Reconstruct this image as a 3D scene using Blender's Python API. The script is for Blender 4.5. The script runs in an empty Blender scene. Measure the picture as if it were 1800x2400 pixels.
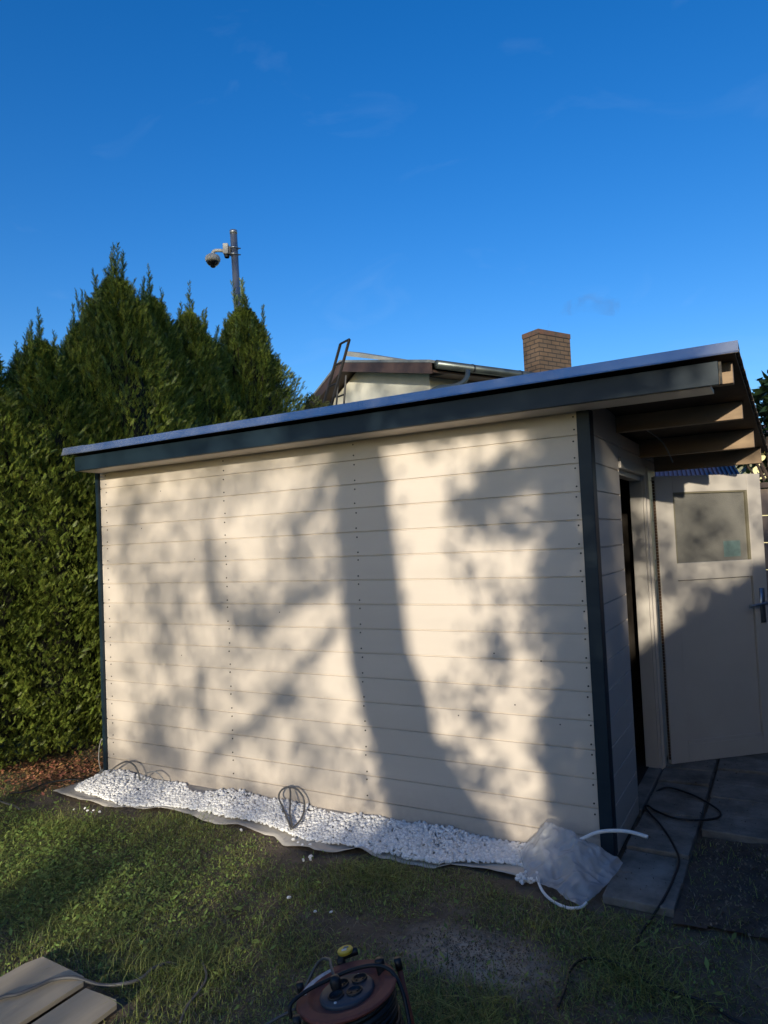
import bpy, bmesh, math, random
import numpy as np
from mathutils import Vector, Matrix, noise
random.seed(7); RS = np.random.RandomState(11)
C = bpy.context.scene.collection
sc = bpy.context.scene
# ------------------------------------------------------------------ camera
CAM = np.array([0.8596, -3.5039, 1.6089]); FPX = 1653.66
YAW, PIT, ROL = 0.51469, 0.041914, -0.045179
Fw = np.array([-math.sin(YAW)*math.cos(PIT), math.cos(YAW)*math.cos(PIT), math.sin(PIT)])
Rt = np.array([math.cos(YAW), math.sin(YAW), 0.]); Up = np.cross(Rt, Fw)
cr, sr = math.cos(ROL), math.sin(ROL)
Rv, Uv = cr*Rt + sr*Up, -sr*Rt + cr*Up
cd = bpy.data.cameras.new('camera'); cam = bpy.data.objects.new('camera', cd); C.objects.link(cam)
cd.sensor_fit = 'VERTICAL'; cd.sensor_height = 24; cd.lens = FPX/2400*24; cd.clip_start = .05; cd.clip_end = 3000
cam.matrix_world = Matrix(((Rv[0], Uv[0], -Fw[0], CAM[0]), (Rv[1], Uv[1], -Fw[1], CAM[1]), (Rv[2], Uv[2], -Fw[2], CAM[2]), (0, 0, 0, 1)))
sc.camera = cam
# ------------------------------------------------------------------ light
SA, SC = .244, .235                    # the sun travels along (-SA, 1, -SC)
az = math.atan2(SA, -1.)               # sun sits at +x, -y
el = math.atan(SC/math.hypot(SA, 1))
W = bpy.data.worlds.new('World'); sc.world = W; W.use_nodes = True
wn, wl = W.node_tree.nodes, W.node_tree.links
sky = wn.new('ShaderNodeTexSky'); sky.sky_type = 'NISHITA'; sky.sun_disc = False
sky.sun_elevation = el; sky.sun_rotation = math.atan2(SA, -1.); sky.air_density = 1.0; sky.dust_density = 1.1; sky.ozone_density = 3.2
hs = wn.new('ShaderNodeHueSaturation'); hs.inputs['Saturation'].default_value = 1.32; hs.inputs['Value'].default_value = 1.75
hs.inputs['Hue'].default_value = .512
bg = wn['Background']; bg.inputs['Strength'].default_value = .115
wl.new(sky.outputs[0], hs.inputs['Color'])
# faint cirrus wisps
tc = wn.new('ShaderNodeTexCoord'); mp = wn.new('ShaderNodeMapping'); mp.inputs['Scale'].default_value = (2.2, 2.2, 5.); mp.inputs['Rotation'].default_value = (.3, .5, .2)
n1 = wn.new('ShaderNodeTexNoise'); n1.inputs['Scale'].default_value = 2.4; n1.inputs['Detail'].default_value = 6; n1.inputs['Distortion'].default_value = 1.2
rp = wn.new('ShaderNodeValToRGB'); rp.color_ramp.elements[0].position = .60; rp.color_ramp.elements[1].position = .86
mu = wn.new('ShaderNodeMath'); mu.operation = 'MULTIPLY'; mu.inputs[1].default_value = .07
mx = wn.new('ShaderNodeMixRGB'); mx.inputs[2].default_value = (5.2, 7., 9., 1)
wl.new(tc.outputs['Generated'], mp.inputs[0]); wl.new(mp.outputs[0], n1.inputs['Vector']); wl.new(n1.outputs[0], rp.inputs[0]); wl.new(rp.outputs[0], mu.inputs[0])
wl.new(mu.outputs[0], mx.inputs[0]); wl.new(hs.outputs[0], mx.inputs[1]); wl.new(mx.outputs[0], bg.inputs['Color'])
sd = bpy.data.lights.new('sun', 'SUN'); so = bpy.data.objects.new('sun', sd); C.objects.link(so)
sd.energy = 4.9; sd.angle = math.radians(.53); sd.color = (1., .90, .73)
so.rotation_mode = 'QUATERNION'; so.rotation_quaternion = Vector((-SA, 1, -SC)).to_track_quat('-Z', 'Y'); so.location = (6, -20, 9)
sc.cycles.diffuse_bounces = 3; sc.cycles.max_bounces = 8
sc.view_settings.view_transform = 'Standard'; sc.view_settings.look = 'None'; sc.view_settings.exposure = 0; sc.view_settings.gamma = 1
# ------------------------------------------------------------------ helpers
def ray(px, py):
    d = Fw*FPX + Rv*(px-900) - Uv*(py-1200); return d/np.linalg.norm(d)
def pl(px, py, ax, v):
    d = ray(px, py); t = (v-CAM[ax])/d[ax]; return CAM + d*t
def at(px, py, dep):                    # point at a given depth along the view axis
    return CAM + Fw*dep + Rv*(px-900)/FPX*dep - Uv*(py-1200)/FPX*dep
def mat(name, col, rough=.7, var=None, vs=6., bump=0., bs=60., metal=0., island=0., spec=.5, coat=0., scale=(1, 1, 1), trans=0., hue=0.):
    m = bpy.data.materials.new(name); m.use_nodes = True; n, l = m.node_tree.nodes, m.node_tree.links
    b = n['Principled BSDF']; b.inputs['Roughness'].default_value = rough; b.inputs['Metallic'].default_value = metal
    b.inputs['Specular IOR Level'].default_value = spec; b.inputs['Coat Weight'].default_value = coat; b.inputs['Coat Roughness'].default_value = .12
    t = n.new('ShaderNodeTexCoord'); mpg = n.new('ShaderNodeMapping'); mpg.inputs['Scale'].default_value = scale; l.new(t.outputs['Object'], mpg.inputs[0])
    src = None
    if var is not None:
        q = n.new('ShaderNodeTexNoise'); q.inputs['Scale'].default_value = vs; q.inputs['Detail'].default_value = 8; q.inputs['Roughness'].default_value = .62
        r = n.new('ShaderNodeValToRGB'); r.color_ramp.elements[0].position = .32; r.color_ramp.elements[1].position = .68
        r.color_ramp.elements[0].color = (*var, 1); r.color_ramp.elements[1].color = (*col, 1)
        l.new(mpg.outputs[0], q.inputs['Vector']); l.new(q.outputs[0], r.inputs[0]); src = r.outputs[0]
    if island or hue:
        g = n.new('ShaderNodeNewGeometry'); h = n.new('ShaderNodeHueSaturation')
        if src: l.new(src, h.inputs['Color'])
        else: h.inputs['Color'].default_value = (*col, 1)
        mr = n.new('ShaderNodeMapRange'); mr.inputs[3].default_value = 1-island; mr.inputs[4].default_value = 1+island
        l.new(g.outputs['Random Per Island'], mr.inputs[0]); l.new(mr.outputs[0], h.inputs['Value'])
        if hue:
            w = n.new('ShaderNodeTexWhiteNoise'); w.noise_dimensions = '1D'; l.new(g.outputs['Random Per Island'], w.inputs['W'])
            m2 = n.new('ShaderNodeMapRange'); m2.inputs[3].default_value = .5-hue; m2.inputs[4].default_value = .5+hue; l.new(w.outputs[0], m2.inputs[0]); l.new(m2.outputs[0], h.inputs['Hue'])
        src = h.outputs[0]
    if src: l.new(src, b.inputs['Base Color'])
    else: b.inputs['Base Color'].default_value = (*col, 1)
    if bump:
        q2 = n.new('ShaderNodeTexNoise'); q2.inputs['Scale'].default_value = bs; q2.inputs['Detail'].default_value = 5
        bp = n.new('ShaderNodeBump'); bp.inputs['Strength'].default_value = min(1., bump); bp.inputs['Distance'].default_value = .01*bump
        l.new(mpg.outputs[0], q2.inputs['Vector']); l.new(q2.outputs[0], bp.inputs['Height']); l.new(bp.outputs[0], b.inputs['Normal'])
    if trans:
        tr = n.new('ShaderNodeBsdfTranslucent'); ms = n.new('ShaderNodeMixShader'); ms.inputs[0].default_value = trans
        if src: l.new(src, tr.inputs['Color'])
        else: tr.inputs['Color'].default_value = (*col, 1)
        l.new(b.outputs[0], ms.inputs[1]); l.new(tr.outputs[0], ms.inputs[2]); l.new(ms.outputs[0], n['Material Output'].inputs[0])
    return m
def tag(o, label=None, cat=None, group=None, kind=None):
    if label: o['label'] = label
    if cat: o['category'] = cat
    if group: o['group'] = group
    if kind: o['kind'] = kind
    return o
def empty(name, loc=(0, 0, 0), label=None, cat=None, group=None):
    o = bpy.data.objects.new(name, None); o.empty_display_size = .1; C.objects.link(o); o.location = loc
    return tag(o, label, cat, group)
def link(name, me, m, parent=None, smooth=False):
    o = bpy.data.objects.new(name, me); C.objects.link(o)
    for x in (m if isinstance(m, (list, tuple)) else [m]): me.materials.append(x)
    if smooth: me.polygons.foreach_set('use_smooth', [True]*len(me.polygons))
    if parent:
        o.parent = parent; o.matrix_parent_inverse = Matrix.Identity(4)
        p = parent; off = Vector(); 
        while p: off += p.location; p = p.parent
        me.transform(Matrix.Translation(-off)); me.update()
    return o
class MB:
    def __init__(s): s.v = []; s.f = []; s.mi = []
    def add(s, v, f, mi=0):
        k = len(s.v); s.v += [tuple(map(float, p)) for p in v]; s.f += [tuple(i+k for i in q) for q in f]; s.mi += [mi]*len(f); return s
    def box(s, a, b, mi=0, R=None, o=None):
        x0, y0, z0 = a; x1, y1, z1 = b
        v = [(x0, y0, z0), (x1, y0, z0), (x1, y1, z0), (x0, y1, z0), (x0, y0, z1), (x1, y0, z1), (x1, y1, z1), (x0, y1, z1)]
        if R is not None: v = [tuple(np.array(o) + np.array(R) @ np.array(p)) for p in v]
        return s.add(v, [(0, 3, 2, 1), (4, 5, 6, 7), (0, 1, 5, 4), (1, 2, 6, 5), (2, 3, 7, 6), (3, 0, 4, 7)], mi)
    def quad(s, p, mi=0): return s.add(p, [tuple(range(len(p)))], mi)
    def hexa(s, p, mi=0):   # 8 points bottom 4, top 4
        return s.add(p, [(0, 3, 2, 1), (4, 5, 6, 7), (0, 1, 5, 4), (1, 2, 6, 5), (2, 3, 7, 6), (3, 0, 4, 7)], mi)
    def tube(s, pts, r, n=8, mi=0, cap=True):
        pts = [np.array(p, float) for p in pts]; rs = r if isinstance(r, (list, tuple)) else [r]*len(pts)
        t0 = pts[1]-pts[0]; a = np.array([0, 0, 1.]) if abs(t0[2]) < .9*np.linalg.norm(t0) else np.array([1., 0, 0])
        u = np.cross(t0, a); u /= np.linalg.norm(u); v = []; f = []
        for i, p in enumerate(pts):
            t = pts[min(i+1, len(pts)-1)]-pts[max(i-1, 0)]; t = t/(np.linalg.norm(t)+1e-9)
            u = u-t*(u@t); u /= np.linalg.norm(u)+1e-9; w = np.cross(t, u)
            for k in range(n):
                c = 2*math.pi*k/n; v.append(p+(u*math.cos(c)+w*math.sin(c))*rs[i])
        for i in range(len(pts)-1):
            for k in range(n): f.append((i*n+k, i*n+(k+1) % n, (i+1)*n+(k+1) % n, (i+1)*n+k))
        if cap: f.append(tuple(range(n))[::-1]); f.append(tuple((len(pts)-1)*n+k for k in range(n)))
        return s.add(v, f, mi)
    def lathe(s, prof, o, axis=(0, 0, 1), n=24, mi=0):
        ax = np.array(axis, float); ax /= np.linalg.norm(ax); a = np.array([1., 0, 0]) if abs(ax[0]) < .9 else np.array([0, 1., 0])
        u = np.cross(ax, a); u /= np.linalg.norm(u); w = np.cross(ax, u); v = []; f = []
        for r, h in prof:
            for k in range(n):
                c = 2*math.pi*k/n; v.append(np.array(o)+ax*h+(u*math.cos(c)+w*math.sin(c))*max(r, 1e-4))
        for i in range(len(prof)-1):
            for k in range(n): f.append((i*n+k, i*n+(k+1) % n, (i+1)*n+(k+1) % n, (i+1)*n+k))
        return s.add(v, f, mi)
    def mesh(s, name):
        me = bpy.data.meshes.new(name); me.from_pydata(s.v, [], s.f); me.polygons.foreach_set('material_index', s.mi); me.update(); return me
    def build(s, name, m, parent=None, smooth=False, bevel=0.):
        o = link(name, s.mesh(name), m, parent, smooth)
        if bevel:
            b = o.modifiers.new('bevel', 'BEVEL'); b.width = bevel; b.segments = 2; b.limit_method = 'ANGLE'
        return o
def npmesh(name, V, Fq, mi=None):
    me = bpy.data.meshes.new(name); V = np.asarray(V, np.float32); Fq = np.asarray(Fq, np.int32); k = Fq.shape[1]
    me.vertices.add(len(V)); me.vertices.foreach_set('co', V.ravel()); me.loops.add(Fq.size); me.loops.foreach_set('vertex_index', Fq.ravel())
    me.polygons.add(len(Fq)); me.polygons.foreach_set('loop_start', np.arange(0, Fq.size, k, dtype=np.int32)); me.polygons.foreach_set('loop_total', np.full(len(Fq), k, np.int32))
    if mi is not None: me.polygons.foreach_set('material_index', np.asarray(mi, np.int32))
    me.update(calc_edges=True); return me
def spline(P, n=8):
    P = [np.array(p, float) for p in P]; P = [2*P[0]-P[1]]+P+[2*P[-1]-P[-2]]; out = []
    for i in range(1, len(P)-2):
        for k in range(n):
            t = k/n; a, b, c, d = P[i-1:i+3]
            out.append(.5*((2*b)+(-a+c)*t+(2*a-5*b+4*c-d)*t*t+(-a+3*b-3*c+d)*t**3))
    out.append(P[-2]); return out
def vnoise(x, y, s=1., seed=0.): return noise.noise(Vector((x*s+seed, y*s-seed, seed*1.7)))
def fbm(x, y, s=1., seed=0., o=4): return noise.fractal(Vector((x*s+seed, y*s-seed, seed*1.7)), 1., 2., o)
# ------------------------------------------------------------------ materials
M = {}
M['cream'] = mat('cream_paint', (.645, .575, .497), .42, (.59, .525, .452), 3., .16, 120., scale=(.35, 1, 1.6), coat=.12)
def splash(m):     # soil splashed on the lowest boards
    n, l = m.node_tree.nodes, m.node_tree.links; b = n['Principled BSDF']; old = b.inputs['Base Color'].links[0].from_socket
    t = n.new('ShaderNodeTexCoord'); sp = n.new('ShaderNodeSeparateXYZ'); mr = n.new('ShaderNodeMapRange'); mr.inputs[1].default_value = .30; mr.inputs[2].default_value = .03; mr.inputs[3].default_value = 0.; mr.inputs[4].default_value = .62
    q = n.new('ShaderNodeTexNoise'); q.inputs['Scale'].default_value = 22.; q.inputs['Detail'].default_value = 7; q.inputs['Roughness'].default_value = .7
    m1 = n.new('ShaderNodeMath'); m1.operation = 'MULTIPLY'; m1.use_clamp = True; x = n.new('ShaderNodeMixRGB'); x.inputs[2].default_value = (.20, .15, .10, 1)
    l.new(t.outputs['Object'], sp.inputs[0]); l.new(sp.outputs['Z'], mr.inputs[0]); l.new(t.outputs['Object'], q.inputs[0]); l.new(mr.outputs[0], m1.inputs[0]); l.new(q.outputs[0], m1.inputs[1]); l.new(m1.outputs[0], x.inputs[0]); l.new(old, x.inputs[1]); l.new(x.outputs[0], b.inputs['Base Color'])
splash(M['cream'])
M['creamdoor'] = mat('cream_door_paint', (.58, .54, .48), .33, (.54, .50, .445), 4., .08, 90., coat=.2)
M['navy'] = mat('dark_blue_paint', (.010, .024, .038), .45, (.015, .032, .046), 9., .22, 60., scale=(.25, 1, 1), spec=.28)
M['metal'] = mat('grey_drip_metal', (.52, .55, .58), .27, (.42, .45, .49), 5., .12, 14., metal=.78)
M['wood'] = mat('raw_pine', (.36, .25, .15), .7, (.24, .165, .10), 12., .2, 90., scale=(.15, 1, 1))
M['osb'] = mat('roof_deck_board', (.07, .05, .03), .8, (.04, .03, .02), 20., .3, 60.)
M['felt'] = mat('roof_felt', (.05, .055, .06), .8, (.16, .13, .10), 18., .5, 80.)
M['black'] = mat('black_plastic', (.012, .012, .014), .45)
M['screw'] = mat('screw_steel', (.05, .045, .04), .5, metal=.5)
M['soil'] = mat('soil_ground', (.19, .145, .10), .95, (.085, .065, .045), 5., 1., 45.)
M['darksoil'] = mat('dark_soil', (.13, .098, .075), .95, (.06, .045, .035), 7., .8, 40.)
M['slab'] = mat('paving_slab', (.32, .29, .245), .85, (.11, .10, .082), 6., .5, 70.)
M['pebble'] = mat('white_marble', (.84, .83, .80), .5, island=.16, bump=.2, bs=200.)
M['fabric'] = mat('membrane', (.56, .52, .45), .6, (.47, .43, .37), 12., .5, 30.)
M['plank'] = mat('weathered_plywood', (.50, .42, .30), .75, (.38, .31, .21), 10., .3, 60., scale=(1, .15, 1))
M['cable'] = mat('grey_cable', (.10, .10, .10), .5)
M['cableb'] = mat('black_cable', (.012, .013, .014), .5)
M['cablel'] = mat('light_grey_cable', (.33, .32, .30), .5)
M['tubew'] = mat('white_plastic_tube', (.75, .76, .76), .35)
M['grass'] = mat('grass_blades', (.23, .265, .07), .55, island=.65, trans=.3, hue=.035)
M['weed'] = mat('weed_leaves', (.21, .29, .07), .5, island=.5, trans=.3, hue=.02)
M['dry'] = mat('dry_leaves', (.36, .17, .08), .8, island=.5, hue=.03)
M['thuja'] = mat('thuja_foliage', (.145, .190, .029), .5, island=.85, trans=.15, hue=.03)
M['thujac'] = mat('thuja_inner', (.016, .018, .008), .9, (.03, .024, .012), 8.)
M['bark'] = mat('bark', (.10, .07, .05), .9, (.05, .035, .025), 12., 1., 30.)
M['pine'] = mat('pine_foliage', (.15, .17, .055), .55, island=.4, trans=.2, hue=.02)
M['leaf'] = mat('broad_leaves', (.03, .06, .02), .45, island=.5, trans=.2)
M['galv'] = mat('galvanised_steel', (.42, .44, .45), .38, (.33, .35, .36), 6., metal=.85)
M['camgrey'] = mat('camera_housing', (.42, .41, .37), .5)
M['stucco'] = mat('pale_render', (.66, .65, .57), .9, (.56, .55, .48), 3., .5, 60.)
M['brown'] = mat('brown_board', (.075, .045, .035), .6, (.055, .032, .025), 6., .2, 40.)
M['rooff'] = mat('grey_roof_sheet', (.20, .22, .22), .6, (.14, .15, .15), 4.)
M['gutter'] = mat('dark_zinc', (.10, .12, .12), .35, metal=.6)
M['ladder'] = mat('dark_steel', (.02, .018, .018), .5)
M['purple'] = mat('purple_roof_sheet', (.035, .026, .06), .6, (.025, .02, .045), 5.)
M['yellowwall'] = mat('yellow_render', (.75, .70, .38), .9, (.68, .62, .33), 4.)
M['pinkwall'] = mat('boundary_wall_render', (.33, .26, .22), .85, (.25, .20, .17), 4., .3, 40.)
M['reelred'] = mat('rust_red_plastic', (.26, .075, .05), .7, (.17, .05, .035), 9.)
M['reelplate'] = mat('socket_plate', (.06, .065, .075), .5)
M['sticker'] = mat('white_paper_strip', (.6, .6, .6), .6, (.35, .35, .36), 90.)
M['yellow'] = mat('yellow_sticker', (.75, .50, .04), .4)
M['white'] = mat('white_plastic', (.7, .7, .68), .5)
M['teal'] = mat('pale_teal_label', (.13, .20, .195), .5, (.10, .15, .145), 30.)
M['dark'] = mat('interior_shade_colour', (.035, .026, .02), .9, (.02, .016, .012), 6.)  # near-black colour stands in for the shade inside the doorway
# brick
def brickmat():
    m = bpy.data.materials.new('chimney_brick'); m.use_nodes = True; n, l = m.node_tree.nodes, m.node_tree.links; b = n['Principled BSDF']; b.inputs['Roughness'].default_value = .9
    t = n.new('ShaderNodeTexCoord'); br = n.new('ShaderNodeTexBrick'); br.inputs['Scale'].default_value = 1.; br.inputs['Brick Width'].default_value = .25; br.inputs['Row Height'].default_value = .0905
    br.inputs['Mortar Size'].default_value = .010; br.inputs['Color1'].default_value = (.15, .098, .062, 1); br.inputs['Color2'].default_value = (.12, .085, .06, 1); br.inputs['Mortar'].default_value = (.035, .030, .028, 1); br.inputs['Bias'].default_value = -.1
    q = n.new('ShaderNodeTexNoise'); q.inputs['Scale'].default_value = 3.; h = n.new('ShaderNodeMixRGB'); h.blend_type = 'MULTIPLY'; h.inputs[0].default_value = .55
    l.new(t.outputs['UV'], br.inputs['Vector']); l.new(t.outputs['Object'], q.inputs['Vector']); l.new(br.outputs[0], h.inputs[1]); l.new(q.outputs[0], h.inputs[2]); l.new(h.outputs[0], b.inputs['Base Color'])
    bp = n.new('ShaderNodeBump'); bp.inputs['Strength'].default_value = .6; bp.inputs['Distance'].default_value = .02; bp.invert = True; l.new(br.outputs['Fac'], bp.inputs['Height']); l.new(bp.outputs[0], b.inputs['Normal'])
    return m
M['brick'] = brickmat()
def plasticmat():
    m = bpy.data.materials.new('milky_plastic_film'); m.use_nodes = True; n, l = m.node_tree.nodes, m.node_tree.links; b = n['Principled BSDF']
    b.inputs['Base Color'].default_value = (.74, .76, .78, 1); b.inputs['Roughness'].default_value = .14
    tr = n.new('ShaderNodeBsdfTranslucent'); tr.inputs['Color'].default_value = (.7, .72, .74, 1); tp = n.new('ShaderNodeBsdfTransparent')
    a = n.new('ShaderNodeMixShader'); a.inputs[0].default_value = .35; c = n.new('ShaderNodeMixShader'); c.inputs[0].default_value = .55
    l.new(b.outputs[0], a.inputs[1]); l.new(tr.outputs[0], a.inputs[2]); l.new(a.outputs[0], c.inputs[1]); l.new(tp.outputs[0], c.inputs[2]); l.new(c.outputs[0], n['Material Output'].inputs[0])
    return m
M['film'] = plasticmat()
def glassmat():
    m = bpy.data.materials.new('frosted_pane'); m.use_nodes = True; n, l = m.node_tree.nodes, m.node_tree.links; b = n['Principled BSDF']
    b.inputs['Base Color'].default_value = (.19, .185, .165, 1); b.inputs['Roughness'].default_value = .22; b.inputs['Specular IOR Level'].default_value = .8
    t = n.new('ShaderNodeTexCoord'); v = n.new('ShaderNodeTexVoronoi'); v.inputs['Scale'].default_value = 130.
    bp = n.new('ShaderNodeBump'); bp.inputs['Strength'].default_value = .5; bp.inputs['Distance'].default_value = .002
    l.new(t.outputs['Object'], v.inputs['Vector']); l.new(v.outputs[0], bp.inputs['Height']); l.new(bp.outputs[0], b.inputs['Normal'])
    return m
M['glass'] = glassmat()
# ------------------------------------------------------------------ ground
def gz(x, y):
    z = .018*fbm(x, y, 1.3, 3., 3)+.006*fbm(x, y, 7., 9., 2)
    w = min(1., max(0., (-y-.25)/.4)) if -3.6 < x < .1 and y > -1 else 1.
    if x > .0 and y > -.55: w = 0
    return z*w
def ground():
    V = []; F_ = []; xs = np.linspace(-7, 3, 201); ys = np.linspace(-4.2, 4, 165)
    for y in ys:
        for x in xs: V.append((x, y, gz(x, y)))
    n = len(xs)
    for j in range(len(ys)-1):
        for i in range(n-1): F_.append((j*n+i, j*n+i+1, (j+1)*n+i+1, (j+1)*n+i))
    mb = MB(); mb.add(V, F_)
    X = [-900, -7, 3, 900]; Y = [-900, -4.2, 4, 900]
    for i in range(3):
        for j in range(3):
            if i == 1 and j == 1: continue
            mb.quad([(X[i], Y[j], 0), (X[i+1], Y[j], 0), (X[i+1], Y[j+1], 0), (X[i], Y[j+1], 0)], 1)
    m = M['soil']
    n_, l_ = m.node_tree.nodes, m.node_tree.links; bs_ = n_['Principled BSDF']; old = bs_.inputs['Base Color'].links[0].from_socket
    t = n_.new('ShaderNodeTexCoord'); mpp = n_.new('ShaderNodeMapping'); mpp.vector_type = 'TEXTURE'; mpp.inputs['Location'].default_value = (-.26, -.95, 0); mpp.inputs['Scale'].default_value = (.42, .24, .5)
    gr = n_.new('ShaderNodeTexGradient'); gr.gradient_type = 'SPHERICAL'; nz_ = n_.new('ShaderNodeTexNoise'); nz_.inputs['Scale'].default_value = 14.; nz_.inputs['Detail'].default_value = 6
    mm = n_.new('ShaderNodeMath'); mm.operation = 'MULTIPLY'; mm2 = n_.new('ShaderNodeMath'); mm2.operation = 'MULTIPLY'; mm2.inputs[1].default_value = 2.6; mm2.use_clamp = True
    mx_ = n_.new('ShaderNodeMixRGB'); mx_.inputs[2].default_value = (.46, .39, .30, 1)
    l_.new(t.outputs['Object'], mpp.inputs[0]); l_.new(mpp.outputs[0], gr.inputs[0]); l_.new(t.outputs['Object'], nz_.inputs[0]); l_.new(gr.outputs['Fac'], mm.inputs[0]); l_.new(nz_.outputs[0], mm.inputs[1]); l_.new(mm.outputs[0], mm2.inputs[0]); l_.new(mm2.outputs[0], mx_.inputs[0]); l_.new(old, mx_.inputs[1]); l_.new(mx_.outputs[0], bs_.inputs['Base Color'])
    tag(mb.build('ground', [m, mat('far_lawn', (.09, .11, .045), .9, (.06, .07, .03), 2., .6, 60.)], None, True), kind='structure')
ground()
def patch(name, poly, z, m, sub=26, amp=.004, seed=1.):
    P = np.array(poly); x0, y0 = P.min(0); x1, y1 = P.max(0); bm = bmesh.new()
    from mathutils.geometry import intersect_point_line
    def inside(x, y):
        c = False; k = len(P)-1
        for i in range(len(P)):
            if (P[i][1] > y) != (P[k][1] > y) and x < (P[k][0]-P[i][0])*(y-P[i][1])/(P[k][1]-P[i][1])+P[i][0]: c = not c
            k = i
        return c
    mb = MB(); s = (x1-x0)/sub; ny = int((y1-y0)/s)+1
    for i in range(sub):
        for j in range(ny):
            a = x0+i*s; b = y0+j*s
            if inside(a+s/2, b+s/2): mb.quad([(p, q, z+amp*fbm(p, q, 9., seed, 3)) for p, q in ((a, b), (a+s, b), (a+s, b+s), (a, b+s))])
    bm.free(); me = mb.mesh(name); b2 = bmesh.new(); b2.from_mesh(me); bmesh.ops.remove_doubles(b2, verts=b2.verts, dist=1e-4); b2.to_mesh(me); b2.free()
    return link(name, me, m, None, True)
tag(patch('soil_bed', [(.37, -.42), (1.9, -.25), (1.9, .52), (.66, .50), (.39, .46)], .016, M['darksoil'], 60, .016), kind='structure')
def paving():
    mb = MB(); rr = random.Random(3)
    cols = [(.075, .372), (.385, .70), (.71, 1.06)]
    for ci, (a, b) in enumerate(cols):
        y = -.36 if ci == 0 else (.52 if ci == 1 else .53)
        while y < 2.6:
            L = .262; z = .042+rr.uniform(-.007, .007); t = rr.uniform(-.006, .006)
            x0, x1 = a+rr.uniform(0, .006), b-rr.uniform(0, .006)
            yy = y+rr.uniform(0, .008); y1 = y+L-.010
            if ci == 0 and y < -.3: pass
            p = [(x0, yy, 0), (x1, yy, 0), (x1, y1, 0), (x0, y1, 0), (x0, yy, z), (x1, yy, z+t), (x1, y1, z+t), (x0, y1, z)]
            mb.hexa(p); y += L
    # threshold inside the doorway
    mb.box((-.1, .66, 0), (.068, 1.44, .046))
    o = mb.build('paving', M['slab'], None, bevel=.006); tag(o, kind='structure')
paving()
# ------------------------------------------------------------------ SHED
Z0 = 2.0913; PB = .14; XL = -3.522
shed = empty('garden_shed', (0, 0, 0), 'cream clapboard garden shed with dark blue trim and a flat overhanging roof', 'shed')
def cladprofile(zt, zb):
    pr = [(0, zt)]; k = 0
    zs = [Z0-PB*i for i in range(15)]
    for z in zs:
        if zb+.01 < z < zt-.01: pr += [(0, z+.0045), (.009, z+.0015), (.009, z-.0015), (0, z-.0045)]
    pr.append((0, zb)); return pr
def clad(pr, a, b, axis, base, sgn, thick):
    mb = MB(); v = []; n = len(pr)
    for e in (a, b):
        for d, z in pr: v.append((e, base-sgn*d, z) if axis == 'x' else (base-sgn*d, e, z))
    f = [(i, i+1, n+i+1, n+i) for i in range(n-1)]
    mb.add(v, f)
    zt, zb = pr[0][1], pr[-1][1]; back = base-sgn*thick
    if axis == 'x': mb.quad([(a, back, zt), (b, back, zt), (b, back, zb), (a, back, zb)]); mb.quad([(a, base-sgn*.012, zt), (a, back, zt), (a, back, zb), (a, base-sgn*.012, zb)]); mb.quad([(b, base-sgn*.012, zt), (b, back, zt), (b, back, zb), (b, base-sgn*.012, zb)])
    else: mb.quad([(back, a, zt), (back, b, zt), (back, b, zb), (back, a, zb)]); mb.quad([(base-sgn*.0, a, zt), (back, a, zt), (back, a, zb), (base-sgn*.0, a, zb)]); mb.quad([(base, b, zt), (back, b, zt), (back, b, zb), (base, b, zb)])
    return mb
fw = clad(cladprofile(2.215, .028), XL+.0, -.002, 'x', 0, -1, .07).build('front_wall', M['cream'], shed)
sx = .062
clad(cladprofile(2.27, .04), .058, .635, 'y', sx, 1, .07).build('side_wall', M['cream'], shed)
clad(cladprofile(2.17, 2.035), .637, 1.93, 'y', sx, 1, .07).build('side_wall', M['cream'], shed)
clad(cladprofile(2.033, .04), 1.56, 1.93, 'y', sx, 1, .07).build('side_wall', M['cream'], shed)
MB().box((XL, 1.86, .02), (.0, 1.93, 2.1)).build('rear_wall', M['cream'], shed)
MB().box((XL-.03, .03, .02), (XL+.04, 1.855, 2.1)).build('side_wall', M['cream'], shed)
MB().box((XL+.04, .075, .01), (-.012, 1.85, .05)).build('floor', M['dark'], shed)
# inner partition seen through the doorway, interior shade painted into its dark colour
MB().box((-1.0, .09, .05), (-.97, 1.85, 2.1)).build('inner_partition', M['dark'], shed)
MB().box((.0, -.022, .05), (.064, .058, 2.213)).build('corner_trim', M['navy'], shed, bevel=.003)
tb = MB(); 
for i in range(30):
    z = .03+i*(2.18/30); w = .001*math.sin(i*1.7)+.0015*math.sin(i*.6)
    tb.box((XL-.030+w, -.020, z), (XL-.002+w, .03, z+2.18/30+.0005))
tb.build('corner_trim', M['navy'], shed)
# screws: each board two per stud line
sm = MB(); sm.lathe([(0, -.003), (.0042, -.0025), (.0046, 0), (.0046, .002)], (0, 0, 0), (0, 1, 0), 10); sme = sm.mesh('screw_head'); sme.materials.append(M['screw'])
spots = []
rr = random.Random(5)
for i in range(15):
    zt = 2.2 if i == 0 else Z0-PB*(i-1)
    for x in (-1.312, -2.32, -.022, -3.46):
        for dz in (-.026, -.114): spots.append((x+rr.uniform(-.004, .004), zt+dz+rr.uniform(-.004, .004) if i else (2.185 if dz > -.05 else Z0+.03)))
spots.sort(key=lambda s: -s[0]); spots = spots[:100]+spots[100:]
for x, z in spots[:100]:
    o = bpy.data.objects.new('screw', sme); C.objects.link(o); o.parent = fw; o.location = (x, -.0005, z)
rest = MB()
for x, z in spots[100:]: rest.lathe([(0, -.003), (.0042, -.0025), (.0046, 0), (.0046, .002)], (x, -.0005, z), (0, 1, 0), 8)
tag(rest.build('screws', M['screw'], fw), kind='stuff')
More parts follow.
